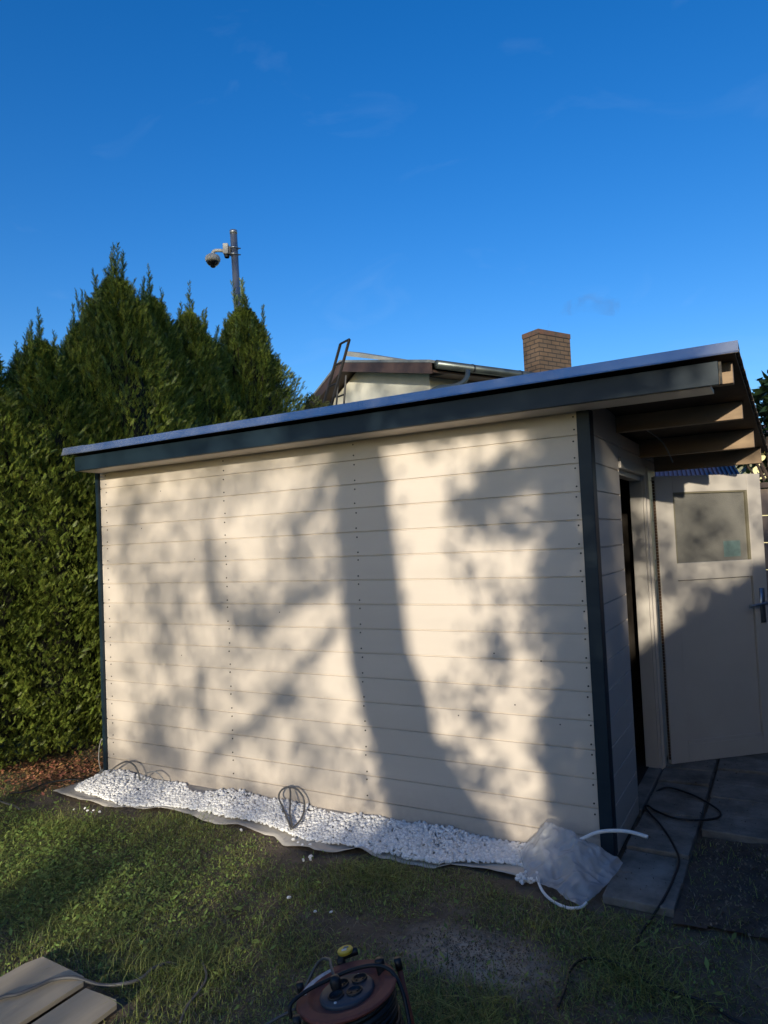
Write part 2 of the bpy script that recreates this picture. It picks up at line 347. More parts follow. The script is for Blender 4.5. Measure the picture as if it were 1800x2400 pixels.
for x, z in ((-.72, .66), (-.17, .66), (-.4, .74), (-2.9, 2.03), (-3.1, 1.78), (-2.6, 1.55), (-.5, 1.0), (-1.9, 1.2), (-2.75, .9), (-.25, .97)):
    MB().lathe([(0, -.0012), (.003, -.001), (.0042, .0003)], (x, 0, z), (0, 1, 0), 7).build('knot', M['screw'], fw)
# roof : plane z(y)
RS_ = .088
def rz(y, z=2.376): return z-RS_*(y+.2)
def rx(y): return .722+.022*(y+.2)
yb = 2.16
d0, d1 = -.235, yb
MB().hexa([(-3.56, d0, rz(d0, 2.332)), (rx(d0), d0, rz(d0, 2.332)), (rx(d1), d1, rz(d1, 2.332)), (-3.56, d1, rz(d1, 2.332)),
           (-3.56, d0, rz(d0, 2.352)), (rx(d0), d0, rz(d0, 2.352)), (rx(d1), d1, rz(d1, 2.352)), (-3.56, d1, rz(d1, 2.352))]).build('roof_deck', M['osb'], shed)
d0 = -.242
MB().hexa([(-3.57, d0, rz(d0, 2.3525)), (rx(d0)+.012, d0, rz(d0, 2.3525)), (rx(d1)+.012, d1, rz(d1, 2.3525)), (-3.57, d1, rz(d1, 2.3525)),
           (-3.57, d0, rz(d0, 2.366)), (rx(d0)+.012, d0, rz(d0, 2.366)), (rx(d1)+.012, d1, rz(d1, 2.366)), (-3.57, d1, rz(d1, 2.366))]).build('roof_felt', M['felt'], shed)
# rough torn felt lip along the right verge
lip = MB(); r5 = random.Random(9); y = -.19
while y < yb:
    L = r5.uniform(.06, .2); h = r5.uniform(.0075, .010); q = r5.uniform(-.0005, .001)
    x = rx(y)+.004+q; lip.hexa([(x-.006, y, rz(y, 2.352)-h), (x+.012, y, rz(y, 2.352)-h), (x+.014, y+L, rz(y+L, 2.352)-h*.9), (x-.006, y+L, rz(y+L, 2.352)-h*.9),
                                  (x-.006, y, rz(y, 2.352)), (x+.012, y, rz(y, 2.352)), (x+.014, y+L, rz(y+L, 2.352)), (x-.006, y+L, rz(y+L, 2.352))]); y += L
lip.build('felt_edge', mat('torn_felt_edge', (.32, .26, .2), .9, (.05, .045, .04), 22., .6, 70.), shed)
# drip metal
dr = MB(); xa, xb = -3.585, .738
for a, b, e in ((xa, -3.36, .0025), (-3.365, xb, 0)):
    dr.hexa([(a, -.250-e, 2.331), (b, -.250-e, 2.331), (b, -.243-e, 2.331), (a, -.243-e, 2.331), (a, -.2350-e, 2.376+e), (b, -.2350-e, 2.376+e), (b, -.229-e, 2.376), (a, -.229-e, 2.376)])
    dr.hexa([(a, -.256-e, 2.323), (b, -.256-e, 2.323), (b, -.243-e, 2.3235), (a, -.243-e, 2.3235), (a, -.2500-e, 2.3305), (b, -.2500-e, 2.3305), (b, -.243-e, 2.3305), (a, -.243-e, 2.3305)])
    dr.hexa([(a, -.2285-e, 2.3685), (b, -.2285-e, 2.3685), (b, -.10, 2.3605), (a, -.10, 2.3605), (a, -.2285-e, 2.3755+e), (b, -.2285-e, 2.3755+e), (b, -.10, 2.3655+e), (a, -.10, 2.3655+e)])
dr.v = [(x, y-.02, z-.001) for x, y, z in dr.v]; dr.build('drip_edge', M['metal'], shed)
MB().box((-3.505, -.225, 2.208), (.656, -.203, 2.308)).build('fascia', M['navy'], shed, bevel=.002)
MB().box((.6575, -.220, 2.210), (.668, -.200, 2.304)).build('fascia_end', mat('chipped_end_grain', (.12, .10, .07), .9, (.02, .025, .03), 40.), shed)
MB().box((-3.503, -.2025, 2.206), (.62, -.012, 2.222)).build('soffit', M['cream'], shed)
for i, (y, xe) in enumerate(((-.10, .705), (.62, .705), (1.35, .730), (1.97, .750))):
    zb = (2.214, 2.167, 2.083, 2.031)[i]; zt = rz(y, 2.331)
    x0_ = -3.4 if i == 0 else -.9
    if i == 0: MB().box((-.0, y, zb+.015), (xe, y+.055, zt)).build('rafter', M['wood'], shed, bevel=.003)
    else: MB().box((x0_, y, zb), (xe, y+.055, zt)).build('rafter', M['wood'], shed, bevel=.003)
MB().tube(spline([(.10, .9, 2.27), (.16, .98, 2.22), (.24, 1.1, 2.14), (.28, 1.2, 2.02)]), .004).build('wire', M['cablel'], shed, True)
# door frame
jm = MB()
jm.box((-.03, 1.425, .03), (.052, 1.475, 2.03)); jm.box((.0525, 1.435, .03), (.070, 1.472, 2.03)); jm.box((.0, 1.4755, .03), (.085, 1.52, 2.03))
jm.box((.058, 1.5205, .03), (.082, 1.56, 2.03))
jm.build('door_jamb', M['creamdoor'], shed, bevel=.003)
jh = MB(); jh.box((-.03, .655, 1.968), (.072, 1.4245, 2.03)); jh.box((-.02, .655, 1.935), (.045, 1.4245, 1.9675)); jh.build('door_head', M['creamdoor'], shed, bevel=.003)
MB().box((-.03, .637, .05), (.046, .654, 2.034)).build('door_jamb', M['dark'], shed)  # near jamb coloured dark in place of the shade on it
MB().box((-.965, 1.835, .052), (-.03, 1.855, 2.08)).build('interior_dark_sheet', M['dark'], shed)  # dark sheets added so the sunlit rear wall reads as a black interior
MB().box((-.028, 1.53, .052), (-.012, 1.83, 2.08)).build('interior_dark_sheet', M['dark'], shed)
# door leaf
Dd = np.array([.536, .467, 0]); Dd /= np.linalg.norm(Dd); Nn = np.array([-Dd[1], Dd[0], 0])   # Nn points to the back of the leaf
DR = np.array([Dd, Nn, [0, 0, 1]]).T; DO = (.118, 1.528, 0)
door = MB()
def db(mb, s0, t0, z0, s1, t1, z1): mb.box((s0, t0, z0), (s1, t1, z1), 0, DR, DO)
db(door, 0, 0, .05, .13, .040, 1.965); db(door, .705, 0, .05, .812, .040, 1.965)
db(door, .1302, 0.0006, 1.853, .7048, .040, 1.965); db(door, .1302, .0006, 1.257, .7048, .040, 1.372); db(door, .1302, .0006, .05, .7048, .040, .165)
leaf = door.build('door', M['creamdoor'], shed, bevel=.003)
pn = MB(); db(pn, .1345, .014, .170, .7005, .030, 1.2520)
for k in range(5): pass
pn.build('door_panel', M['creamdoor'], leaf, bevel=.002)
pb = MB()
db(pb, .1345, .004, .1655, .7005, .0138, .190)
pb.build('panel_moulding', M['creamdoor'], leaf, bevel=.002)
gp = MB(); db(gp, .1302, .018, 1.3725, .7048, .024, 1.8525); gp.build('pane', M['glass'], leaf)
gb = MB(); db(gb, .1302, .003, 1.3725, .140, .0175, 1.8525); db(gb, .688, .003, 1.3725, .7048, .0175, 1.8525); db(gb, .1402, .004, 1.8425, .6878, .0175, 1.8525); gb.build('glazing_bead', mat('olive_bead', (.20, .18, .12), .5), leaf)
st = MB(); db(st, .505, .0165, 1.398, .635, .0178, 1.508); st.build('label', M['teal'], leaf)
hg = MB()
for z in np.arange(.08, 1.93, .02): db(hg, -.012, .004, z, -.002, .014, z+.017)
hg.build('piano_hinge', mat('rusty_hinge', (.12, .07, .04), .6, metal=.4), leaf)
hd = MB(); db(hd, .745, -.008, .935, .782, -.0005, 1.172)
for z in (.955, 1.152): hd.lathe([(0, 0), (.004, 0), (.004, .003)], tuple(np.array(DO)+DR@np.array([.7635, -.009, z])), tuple(-Nn), 8)
def dw(s, t, z): return np.array(DO)+DR@np.array([s, t, z])
hd.tube([dw(.7635, -.006, 1.07), dw(.7635, -.045, 1.07)], .009, 10)
hd.tube(spline([dw(.768, -.046, 1.069), dw(.73, -.050, 1.068), dw(.68, -.050, 1.062), dw(.645, -.047, 1.058), dw(.640, -.032, 1.058)], 4), [.009]*17, 10)
hd.build('handle', mat('brushed_handle', (.30, .34, .38), .35, metal=.8), leaf, True)
# ------------------------------------------------------------------ membrane, pebbles
edge = [(-3.571, -.399), (-3.3, -.468), (-3.1, -.458), (-2.9, -.454), (-2.86, -.404), (-2.757, -.409), (-2.67, -.43), (-2.6, -.377), (-2.51, -.345), (-2.39, -.334), (-2.24, -.377), (-2.13, -.374), (-1.975, -.35), (-1.834, -.375), (-1.71, -.368), (-1.595, -.434), (-1.457, -.459), (-1.354, -.472), (-1.294, -.446), (-1.159, -.38), (-1.054, -.393), (-.976, -.363), (-.881, -.387), (-.811, -.367), (-.722, -.369), (-.662, -.311), (-.574, -.294), (-.462, -.295), (-.369, -.303), (-.258, -.296), (-.1, -.25)]
ex, ey = zip(*edge)
def ye(x): return float(np.interp(x, ex, ey))
mv = []; nx, ny = 240, 12
for i in range(nx):
    x = -3.60+3.62*i/(nx-1)
    for j in range(ny):
        t = j/(ny-1); y = (ye(x)-.004*math.sin(x*23))*t+.0*(1-t)
        z = .012+.020*math.sin(math.pi*min(1, t*1.0))*0+ .010*t*math.sin(x*11+2*math.sin(x*5))+.012*t*fbm(x, y, 6., 5., 3)+(.018 if t > .8 else 0)*(t-.8)*5*(.5+.5*math.sin(x*9))+gz(x, y)*t
        mv.append((x, y, max(z, gz(x, y)+.006) if j else .040))
mf = [(i*ny+j, (i+1)*ny+j, (i+1)*ny+j+1, i*ny+j+1) for i in range(nx-1) for j in range(ny-1)]
o = link('ground_fabric', MB().add(mv, mf).mesh('ground_fabric'), M['fabric'], None, True)
s_ = o.modifiers.new('t', 'SOLIDIFY'); s_.thickness = .002; s_.offset = 1
tag(o, 'wavy beige ground fabric strip laid under the white pebbles beside the shed wall', 'fabric')
pedge_x = [-3.5, -3.42, -3.23, -3.0, -2.92, -2.8, -2.65, -2.5, -2.3, -2.1, -1.95, -1.887, -1.74, -1.585, -1.444, -1.318, -1.241, -1.125, -1.056, -.985, -.901, -.81, -.708, -.648, -.527, -.401, -.3, -.2]
pedge_y = [-.30, -.369, -.382, -.415, -.436, -.425, -.36, -.31, -.30, -.32, -.29, -.308, -.328, -.367, -.394, -.376, -.355, -.363, -.385, -.347, -.380, -.360, -.365, -.298, -.245, -.21, -.215, -.20]
ico = bmesh.new(); bmesh.ops.create_icosphere(ico, subdivisions=2, radius=1.); icv = np.array([v.co[:] for v in ico.verts]); icf = np.array([[v.index for v in f.verts] for f in ico.faces]); ico.free()
PV = []; PF = []; k = 0; pr_ = random.Random(21)
def pebble(x, y, z, r):
    global k
    s = np.array([pr_.uniform(.85, 1.3), pr_.uniform(.75, 1.1), pr_.uniform(.55, .85)])*r
    R3 = np.array(Matrix.Rotation(pr_.uniform(0, 6.3), 3, 'Z') @ Matrix.Rotation(pr_.uniform(-.6, .6), 3, 'X') @ Matrix.Rotation(pr_.uniform(-.6, .6), 3, 'Y'))
    a = pr_.uniform(0, 9); v = icv*(1+.13*np.sin(icv[:, [1]]*3+a)+.12*np.sin(icv[:, [2]]*4+2*a)+.08*np.sin(icv[:, [0]]*5+3*a))*s
    PV.append(v@R3.T+np.array([x, y, z])); PF.append(icf+k); k += len(icv)
x = -3.48
while x < -.2:
    yo = float(np.interp(x, pedge_x, pedge_y)); n = int(9*abs(yo)/.3+1)
    yin = -.010 if not (-2.75 < x < -2.35) else -.010-.08*math.sin((x+2.75)/.4*math.pi)
    for j in range(17):
        t = pr_.random(); y = yin+(yo*.94-yin)*t**.9; r = pr_.uniform(.0060, .0125)
        hmax = .030+.012*math.sin(x*5)+.008*math.sin(x*13)
        prof = (1-t)**.5; prof = min(prof, 1.)
        lay = pr_.random()
        z = .018+hmax*prof*lay**.35+r*.3
        pebble(x+pr_.uniform(-.01, .01), y, z, r)
    x += .0052
peb = npmesh('pebbles', np.concatenate(PV), np.concatenate(PF)); o = link('pebbles', peb, M['pebble'], None, True)
tag(o, 'strip of white marble pebbles along the foot of the cream wall', 'pebbles', kind='stuff')
PV = []; PF = []; k = 0
for x, y in [(-1.5, -.425), (-1.46, -.44), (-1.42, -.425), (-1.55, -.40), (-3.05, -.56), (-3.0, -.58), (-2.97, -.56), (-2.94, -.60), (-2.9, -.57), (-3.1, -.6), (-1.35, -.52), (-1.33, -.55), (-1.36, -.57), (-1.2, -.9), (-1.02, -.95), (-.95, -.93), (-1.9, -.42)]: pebble(x, y, gz(x, y)+.018+(.012 if y > -.45 else 0), pr_.uniform(.006, .010))
o = link('strewn_pebbles', npmesh('strewn_pebbles', np.concatenate(PV), np.concatenate(PF)), M['pebble'], None, True)
tag(o, 'few loose white pebbles scattered on the fabric edge and soil', 'pebbles', kind='stuff')
# ------------------------------------------------------------------ cables by the wall
def cable(name, pts, r, m, label, cat='cable', group=None, n=8, res=8):
    o = MB().tube(spline(pts, res), r, n).build(name, m, None, True); return tag(o, label, cat, group)
cable('cable', [(-3.49, -.06, .03), (-3.449, -.07, .04), (-3.349, -.08, .105), (-3.236, -.085, .156), (-3.159, -.08, .142), (-3.115, -.08, .09), (-3.10, -.08, .03)], .0055, M['cable'], 'grey cable loop arching from the pebbles at the far left end of the wall')
cable('cable', [(-3.086, -.08, .03), (-3.07, -.08, .07), (-3.02, -.08, .105), (-2.95, -.08, .119), (-2.89, -.08, .092), (-2.872, -.08, .06)], .0045, M['cablel'], 'low pale grey cable end standing just right of the leftmost cable loop')
cable('cable', [(-1.62, -.33, .04), (-1.72, -.23, .045), (-1.84, -.12, .06), (-1.905, -.07, .085), (-1.90, -.06, .12), (-1.86, -.06, .150), (-1.83, -.06, .153), (-1.80, -.09, .12), (-1.74, -.18, .06), (-1.66, -.27, .045), (-1.61, -.34, .045)], .0055, M['cable'], 'grey cable loop drooping across the pebbles in the middle of the wall')
cable('cable', [(-1.825, -.055, .153), (-1.78, -.055, .150), (-1.73, -.06, .11), (-1.70, -.09, .06), (-1.66, -.17, .045), (-1.62, -.26, .05), (-1.605, -.345, .05)], .0055, M['cable'], 'second grey cable strand curving down right behind the middle loop')
cable('cable', [(-3.60, .0, .02), (-3.61, -.01, .10), (-3.60, -.01, .2), (-3.575, -.005, .26), (-3.56, .0, .22)], .004, M['cablel'], 'thin grey cable curling beside the dark trim at the left shed corner')
# ------------------------------------------------------------------ bag and tubes
def bag():
    cp = [(-.235, -.10, .205), (-.14, -.12, .195), (-.05, -.14, .178), (.035, -.115, .125), (.118, -.10, .075), (.095, -.19, .045), (.065, -.28, .022), (.045, -.36, .018), (.005, -.45, .014), (-.06, -.42, .012), (-.13, -.38, .03), (-.20, -.35, .02), (-.255, -.33, .03), (-.30, -.27, .03), (-.34, -.19, .035), (-.37, -.13, .05), (-.33, -.10, .09), (-.28, -.09, .15)]
    inn = [(-.05, -.20, .160), (-.14, -.20, .115), (-.24, -.18, .135), (.025, -.24, .050), (-.035, -.31, .088), (-.13, -.29, .045), (.05, -.16, .075), (-.09, -.245, .125), (-.20, -.26, .085)]
    P = [np.array(p) for p in cp+inn]; n = len(cp)
    tri = []
    from mathutils.geometry import delaunay_2d_cdt
    e = [(i, (i+1) % n) for i in range(n)]
    vs, es, fs, *_ = delaunay_2d_cdt([Vector((p[0]+.25*p[2], p[1]+.55*p[2])) for p in P], e, [tuple(range(n))], 1, 1e-5)
    me = bpy.data.meshes.new('b'); me.from_pydata([tuple(p) for p in P], [], [tuple(f) for f in fs]); bm = bmesh.new(); bm.from_mesh(me)
    for _ in range(4): bmesh.ops.subdivide_edges(bm, edges=bm.edges, cuts=1, use_grid_fill=True, smooth=.12)
    for v in bm.verts:
        c = v.co; a = 1-abs(noise.noise(c*9+Vector((3, 1, 2))))*2.; b = 1-abs(noise.noise(c*22))*2; c2 = noise.noise(c*50)
        v.co += Vector((.2, -.6, .75))*(.018*a+.013*b+.003*c2)
        v.co.z = max(v.co.z, .008)
    bm.to_mesh(me); bm.free(); return me
b_ = empty('plastic_bag', (-.13, -.25, 0), 'crumpled milky white plastic bag lying against the shed corner post', 'bag')
o = link('film', bag(), M['film'], b_, True); s_ = o.modifiers.new('t', 'SOLIDIFY'); s_.thickness = .0012
# gathered bunch of pebbles and film at its mouth
PV = []; PF = []; k = 0
for i in range(46): pebble(-.285+pr_.gauss(0, .022), -.325+pr_.gauss(0, .016), .016+pr_.uniform(0, .026), pr_.uniform(.006, .011))
o = link('spilled_pebbles', npmesh('spilled_pebbles', np.concatenate(PV), np.concatenate(PF)), M['pebble'], None, True)
tag(o, 'little heap of greyish pebbles at the open mouth of the plastic bag', 'pebbles', kind='stuff')
tag(MB().tube(spline([(-.11, -.16, .14), (-.05, -.15, .178), (.02, -.13, .212), (.10, -.12, .228), (.17, -.12, .232), (.240, -.12, .222)]), .0085, 12).build('white_tube', M['tubew'], None, True), 'white plastic tube arching out of the bag past the dark corner post', 'tube')
tag(MB().tube(spline([(-.225, -.31, .06), (-.21, -.345, .04), (-.17, -.40, .02), (-.11, -.45, .014), (-.04, -.475, .014), (.01, -.455, .018), (.03, -.43, .03)]), .0065, 12).build('white_tube', M['tubew'], None, True), 'white plastic tube curving over the grass in front of the bag', 'tube')
# ------------------------------------------------------------------ extension cords on the ground
def gp_(P, h=.012): return [(x, y, (.052 if (x > .075 and y > -.36 and (x < .38 or y > .5)) else gz(x, y)+h)) for x, y in P]
cable('cable', gp_([(.03, .80), (.062, .969), (.145, 1.058), (.279, 1.005), (.388, .895), (.459, .781), (.451, .686), (.36, .614), (.246, .599), (.141, .67), (.10, .72), (.085, .70), (.13, .60), (.192, .488), (.279, .281), (.335, .088), (.336, -.106), (.326, -.273), (.288, -.426), (.27, -.535), (.267, -.654), (.282, -.735), (.334, -.824), (.382, -.869), (.459, -.879), (.546, -.891), (.623, -.939), (.8, -1.0), (1.0, -1.2)], .016), .0055, M['cableb'], 'long black cable looping out of the doorway across the slabs and grass')
cable('cable', gp_([(.10, -1.12), (.093, -.997), (.081, -.913), (.094, -.829), (.136, -.793), (.209, -.791), (.285, -.817), (.36, -.87)], .018), .0055, M['cableb'], 'black cable arc on the dark grass near the bottom right')
z3 = lambda pts: [tuple(pl(x/2.37, 1750+y/2.37, 2, .012)[:2]) for x, y in pts]
cable('cable', [(x, y, z) for (x, y), z in zip(z3([(-200, 1560), (0, 1478), (100, 1455), (200, 1415), (300, 1372), (420, 1355), (560, 1352), (680, 1345), (780, 1310), (850, 1260), (930, 1215), (990, 1195)]), [.05, .062, .062, .062, .062, .058, .03, .03, .025, .03, .02, .0])], .0065, M['cable'], 'dark grey cable running over the two plywood pieces at the lower left')
cable('cable', [(x, y, .016) for x, y in z3([(1000, 1540), (1040, 1450), (1100, 1370), (1140, 1310), (1145, 1260), (1120, 1200)])], .005, M['cable'], 'short dark cable half sunk in grass left of the cable reel')
cable('cable', [(x, y, z) for (x, y), z in zip(z3([(50, 275), (150, 262), (240, 232), (330, 215), (420, 205), (480, 200)]), [.03, .03, .04, .045, .04, .02])], .005, M['cableb'], 'thin black cable crossing the fallen leaves beside the hedge')
cable('cable', [(x, y, .025) for x, y in z3([(-30, 300), (30, 325), (80, 340), (110, 360)])], .006, M['cable'], 'grey cable end in the grass at the left edge below the hedge')
# ------------------------------------------------------------------ plywood pieces
def sheet(name, poly, z, th, label, m):
    v = [(x, y, z) for x, y in poly]+[(x, y, z+th) for x, y in poly]; n = len(poly)
    o = MB().add(v, [tuple(range(n))[::-1], tuple(range(n, 2*n))]+[(i, (i+1) % n, n+(i+1) % n, n+i) for i in range(n)]).build(name, m, None, bevel=.0015)
    return tag(o, label, 'board', 'plywood pieces lying on the grass')
sheet('plywood_board', [(-1.80, -2.5), (-1.477, -2.5), (-1.470, -1.775), (-1.50, -1.752), (-1.762, -1.737), (-1.785, -1.80)], .032, .018, 'larger pale plywood piece at the lower left corner, under the grey cable', M['plank'])
sheet('plywood_board', [(-1.448, -2.5), (-1.235, -2.5), (-1.262, -1.80), (-1.285, -1.783), (-1.443, -1.787)], .024, .018, 'smaller pale plywood piece just right of the larger one', M['plank'])
# ------------------------------------------------------------------ cable reel
RC = pl(812, 2318, 2, .27); ax_ = np.array([-.20, -.04, 1.]); ax_ /= np.linalg.norm(ax_)
reel = empty('cable_reel', (float(RC[0]), float(RC[1]), 0), 'rusty red cable reel wound with black cord and four sockets at the bottom centre', 'cable reel')
e1 = Rv - ax_*(Rv@ax_); e1 /= np.linalg.norm(e1); e2 = np.cross(ax_, e1)
def rl(a, b, c): return RC+e1*a+e2*b+ax_*c
RR = .152
MB().lathe([(.0, -.012), (.100, -.012), (.106, -.010), (.118, .001), (.121, .002), (.148, .002), (RR, .001), (RR+.003, -.004), (RR, -.010), (.06, -.02)], RC, ax_, 64).build('flange', M['reelred'], reel)
MB().lathe([(.0, -.200), (RR, -.200), (RR+.003, -.206), (RR, -.212), (.0, -.212)], RC, ax_, 48).build('flange', M['reelred'], reel, True)
cc = MB(); 
for i in range(14):
    rr_ = .138-.003*(i % 2)+random.uniform(-.003, .003); c0 = -.022-i*.0128; ph = random.uniform(0, 6.28)
    cc.tube([rl(rr_*math.cos(t), rr_*math.sin(t), c0+.006*math.sin(t*1+ph)) for t in np.linspace(0, 2*math.pi, 49)], .0068, 8, cap=False)
cc.lathe([(.13, -.012), (.13, -.20)], RC, ax_, 32); cc.build('cord_winding', M['cableb'], reel, True)
MB().lathe([(0, .0005), (.078, .0005), (.084, -.004), (.084, -.012)], RC, ax_, 48).build('socket_plate', M['reelplate'], reel, True)
for a, b in ((-.018, .030), (.040, .034), (-.030, -.026), (.026, -.026)):
    s = MB(); s.lathe([(.025, .002), (.025, .0055), (.0215, .006), (.020, .0015), (0, .0012)], rl(a, b, 0), ax_, 24); sk = s.build('socket', M['black'], reel, True)
    s2 = MB()
    for q in (-.0095, .0095): s2.lathe([(0, .0035), (.0028, .0035), (.0028, .001)], rl(a+q, b, 0), ax_, 8)
    s2.build('pin_hole', M['screw'], sk)
for a, b in ((.035, .062), (-.03, -.06)):
    MB().lathe([(0, .0035), (.004, .003), (.005, 0)], rl(a, b, 0), ax_, 10).build('screw', M['white'], reel, True)
stp = MB(); angs = np.linspace(math.radians(112), math.radians(172), 22)
for a, b in zip(angs[:-1], angs[1:]): stp.quad([rl(.127*math.cos(a), .127*math.sin(a), .0032), rl(.127*math.cos(b), .127*math.sin(b), .0032), rl(.146*math.cos(b), .146*math.sin(b), .0032), rl(.146*math.cos(a), .146*math.sin(a), .0032)])
stp.build('paper_strip', M['sticker'], reel)

for a in (18, 100, 152, 215):
    a = math.radians(a); q = .172
    up = .012 if a < 1 else .0
    t = MB(); t.tube([rl(q*math.cos(a), q*math.sin(a), -.28), rl(q*math.cos(a), q*math.sin(a), up-.02)], .0085, 12); fr = t.build('frame_tube', M['reelred'], reel, True)
    t = MB(); t.tube([rl(q*math.cos(a), q*math.sin(a), up-.0205), rl(q*math.cos(a), q*math.sin(a), up+.012)], .0115, 12); t.build('end_cap', M['black'], fr, True)
br = MB(); br.tube(spline([rl(-.02, .165, -.06), rl(-.025, .168, -.01), rl(-.02, .175, .012), rl(.03, .185, .014)]), .013, 10); br.build('carry_bracket', M['black'], reel, True)
MB().lathe([(0, -.008), (.024, -.008), (.026, 0), (.024, .003), (0, .003)], rl(-.008, .178, .028), ax_, 28).build('hub_cap', M['yellow'], reel)
MB().box((-.010, -.012, 0), (.006, 0, .001), 0, np.array([e1, e2, ax_]).T, rl(-.008, .178, .0315)).build('cap_print', M['white'], reel)
MB().box((-.003, .002, 0), (.014, .014, .001), 0, np.array([e1, e2, ax_]).T, rl(-.010, .178, .0315)).build('cap_print', M['teal'], reel)
MB().lathe([(.015, -.01), (.0155, .030), (.012, .036), (0, .036)], rl(.108, .055, 0), ax_, 16).build('winding_knob', M['black'], reel, True)
MB().tube(spline([rl(-.170, -.04, -.02), rl(-.165, -.03, .012), rl(-.12, .0, .022), rl(-.05, .035, .022), rl(.02, .052, .024), rl(.09, .045, .024), rl(.14, .015, .012), rl(.165, -.03, -.03), rl(.17, -.09, -.12)]), .0062, 10).build('cord', M['cableb'], reel, True)
MB().tube(spline([rl(-.03, .015, .004), rl(-.034, .03, .028), rl(-.045, .08, .035), rl(-.06, .14, .03), rl(-.11, .19, .0), rl(-.20, .16, -.10)]), .0048, 8).build('plug_cord', M['cable'], reel, True)
MB().lathe([(.017, .0), (.018, .02), (.012, .034), (0, .036)], rl(-.030, .012, .004), ax_, 16).build('plug', M['black'], reel, True)
tp = [rl(-.20, .16, -.10)]; tp = [(float(tp[0][0]), float(tp[0][1]), float(tp[0][2])), (float(tp[0][0])-.08, float(tp[0][1])-.05, .08), (float(tp[0][0])-.15, float(tp[0][1])-.14, .03), (float(tp[0][0])-.2, float(tp[0][1])-.35, .02)]
cable('cable', tp, .0048, M['cable'], 'grey cable leading left from the reel down into the grass')
# ------------------------------------------------------------------ THUJA HEDGE
def frond_template():
    # flat spray in the local x (out) / y (side) plane ; quads
    q = []
    def strip(p, d, L, w):
        d = np.array(d, float); d /= np.linalg.norm(d); n = np.array([-d[1], d[0], 0]); p = np.array(p, float)
        q.append([p-n*w*.4, p+n*w*.4, p+d*L*.6+n*w*.6, p+d*L*.6-n*w*.6]) if L > .5 else None
        q.append([p-n*w*.5, p+n*w*.5, p+d*L+n*w*.30, p+d*L-n*w*.30])
    strip((0, 0, 0), (1, 0, 0), 1., .05)
    for i, t in enumerate((.10, .24, .38, .52, .66, .80)):
        L = .34*(1-t*.5)
        for s in (-1, 1): strip((t, 0, 0), (1, s*.7, 0), L, .055)
    return np.array(q)
FT = frond_template()
def fronds(P, D, S, roll):
    """P bases, D directions, S sizes, roll angle about D"""
    D = D/np.linalg.norm(D, axis=1, keepdims=True); up = np.tile([0, 0, 1.], (len(P), 1))
    side = np.cross(D, up); side /= np.linalg.norm(side, axis=1, keepdims=True)+1e-6; nn = np.cross(side, D)
    c, s = np.cos(roll)[:, None], np.sin(roll)[:, None]; Y = c*side+s*nn; Z = -s*side+c*nn
    T = FT.reshape(-1, 3); T = T.copy(); T[:, 2] = -.12*T[:, 0]**2
    V = P[:, None, :]+S[:, None, None]*(T[None, :, [0]]*D[:, None, :]+T[None, :, [1]]*Y[:, None, :]+T[None, :, [2]]*Z[:, None, :])
    return V.reshape(-1, 3)
def thuja_mesh(seed, H, R, n, ntop):
    r = np.random.RandomState(seed); P = []; D = []; S = []
    def rad(h, th):
        t = h/H; base = R*min(1., ((1.0-t)/.46)**.72+.02)*(1.08-.12*t)*(1 if t > .10 else .62+3.8*t)
        nz = noise.noise(Vector((math.cos(th)*1.6+seed, math.sin(th)*1.6, h*1.5)))*.34+noise.noise(Vector((math.cos(th)*3.2, math.sin(th)*3.2+seed, h*3.6)))*.5
        return base*(1+nz)+.01
    for i in range(n):
        h = H*(.015+.985*r.rand()**.92); th = r.rand()*2*math.pi; rr_ = rad(h, th); f = 1.05-.46*r.rand()**1.6
        P.append((rr_*f*math.cos(th), rr_*f*math.sin(th), h)); a = th+r.normal()*.5
        D.append((math.cos(a)*.75, math.sin(a)*.75, .75+.6*r.rand()-.5*(r.rand() < .3))); S.append(.032+.055*r.rand())
    tops = [(0, 0)]+[(r.normal()*R*.28, r.normal()*R*.28) for _ in range(ntop)]
    def envh(d): return 1-.46*min(1, d/R)**1.39
    for i, (a, b) in enumerate(tops):
        L = .40 if i == 0 else .18+.26*r.rand(); dist = math.hypot(a, b)
        z0 = H*envh(dist)-.02; tx, ty = r.normal(size=2)*.10
        m = int(L/.006)
        for j in range(m):
            t = j/m; th = r.rand()*6.283; P.append((a+tx*t*L, b+ty*t*L, z0+t*L))
            D.append((math.cos(th)*.6, math.sin(th)*.6, 1.)); S.append((.11*(1-t*.6))*(.5+.6*r.rand()))
    P, D, S = map(np.array, (P, D, S)); V = fronds(P, D, S, r.rand(len(P))*math.pi)
    V[:, 2] = np.maximum(V[:, 2], .05)
    F_ = np.arange(len(V)).reshape(-1, 4)
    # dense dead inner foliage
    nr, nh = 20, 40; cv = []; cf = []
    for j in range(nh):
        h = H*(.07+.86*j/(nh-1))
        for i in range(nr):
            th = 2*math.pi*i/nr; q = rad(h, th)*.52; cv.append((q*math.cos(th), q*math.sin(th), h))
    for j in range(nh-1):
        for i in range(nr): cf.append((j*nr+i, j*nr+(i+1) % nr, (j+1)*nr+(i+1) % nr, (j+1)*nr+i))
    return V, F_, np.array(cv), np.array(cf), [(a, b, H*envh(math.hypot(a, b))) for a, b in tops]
GH = 'thuja trees of the hedge left of the shed'
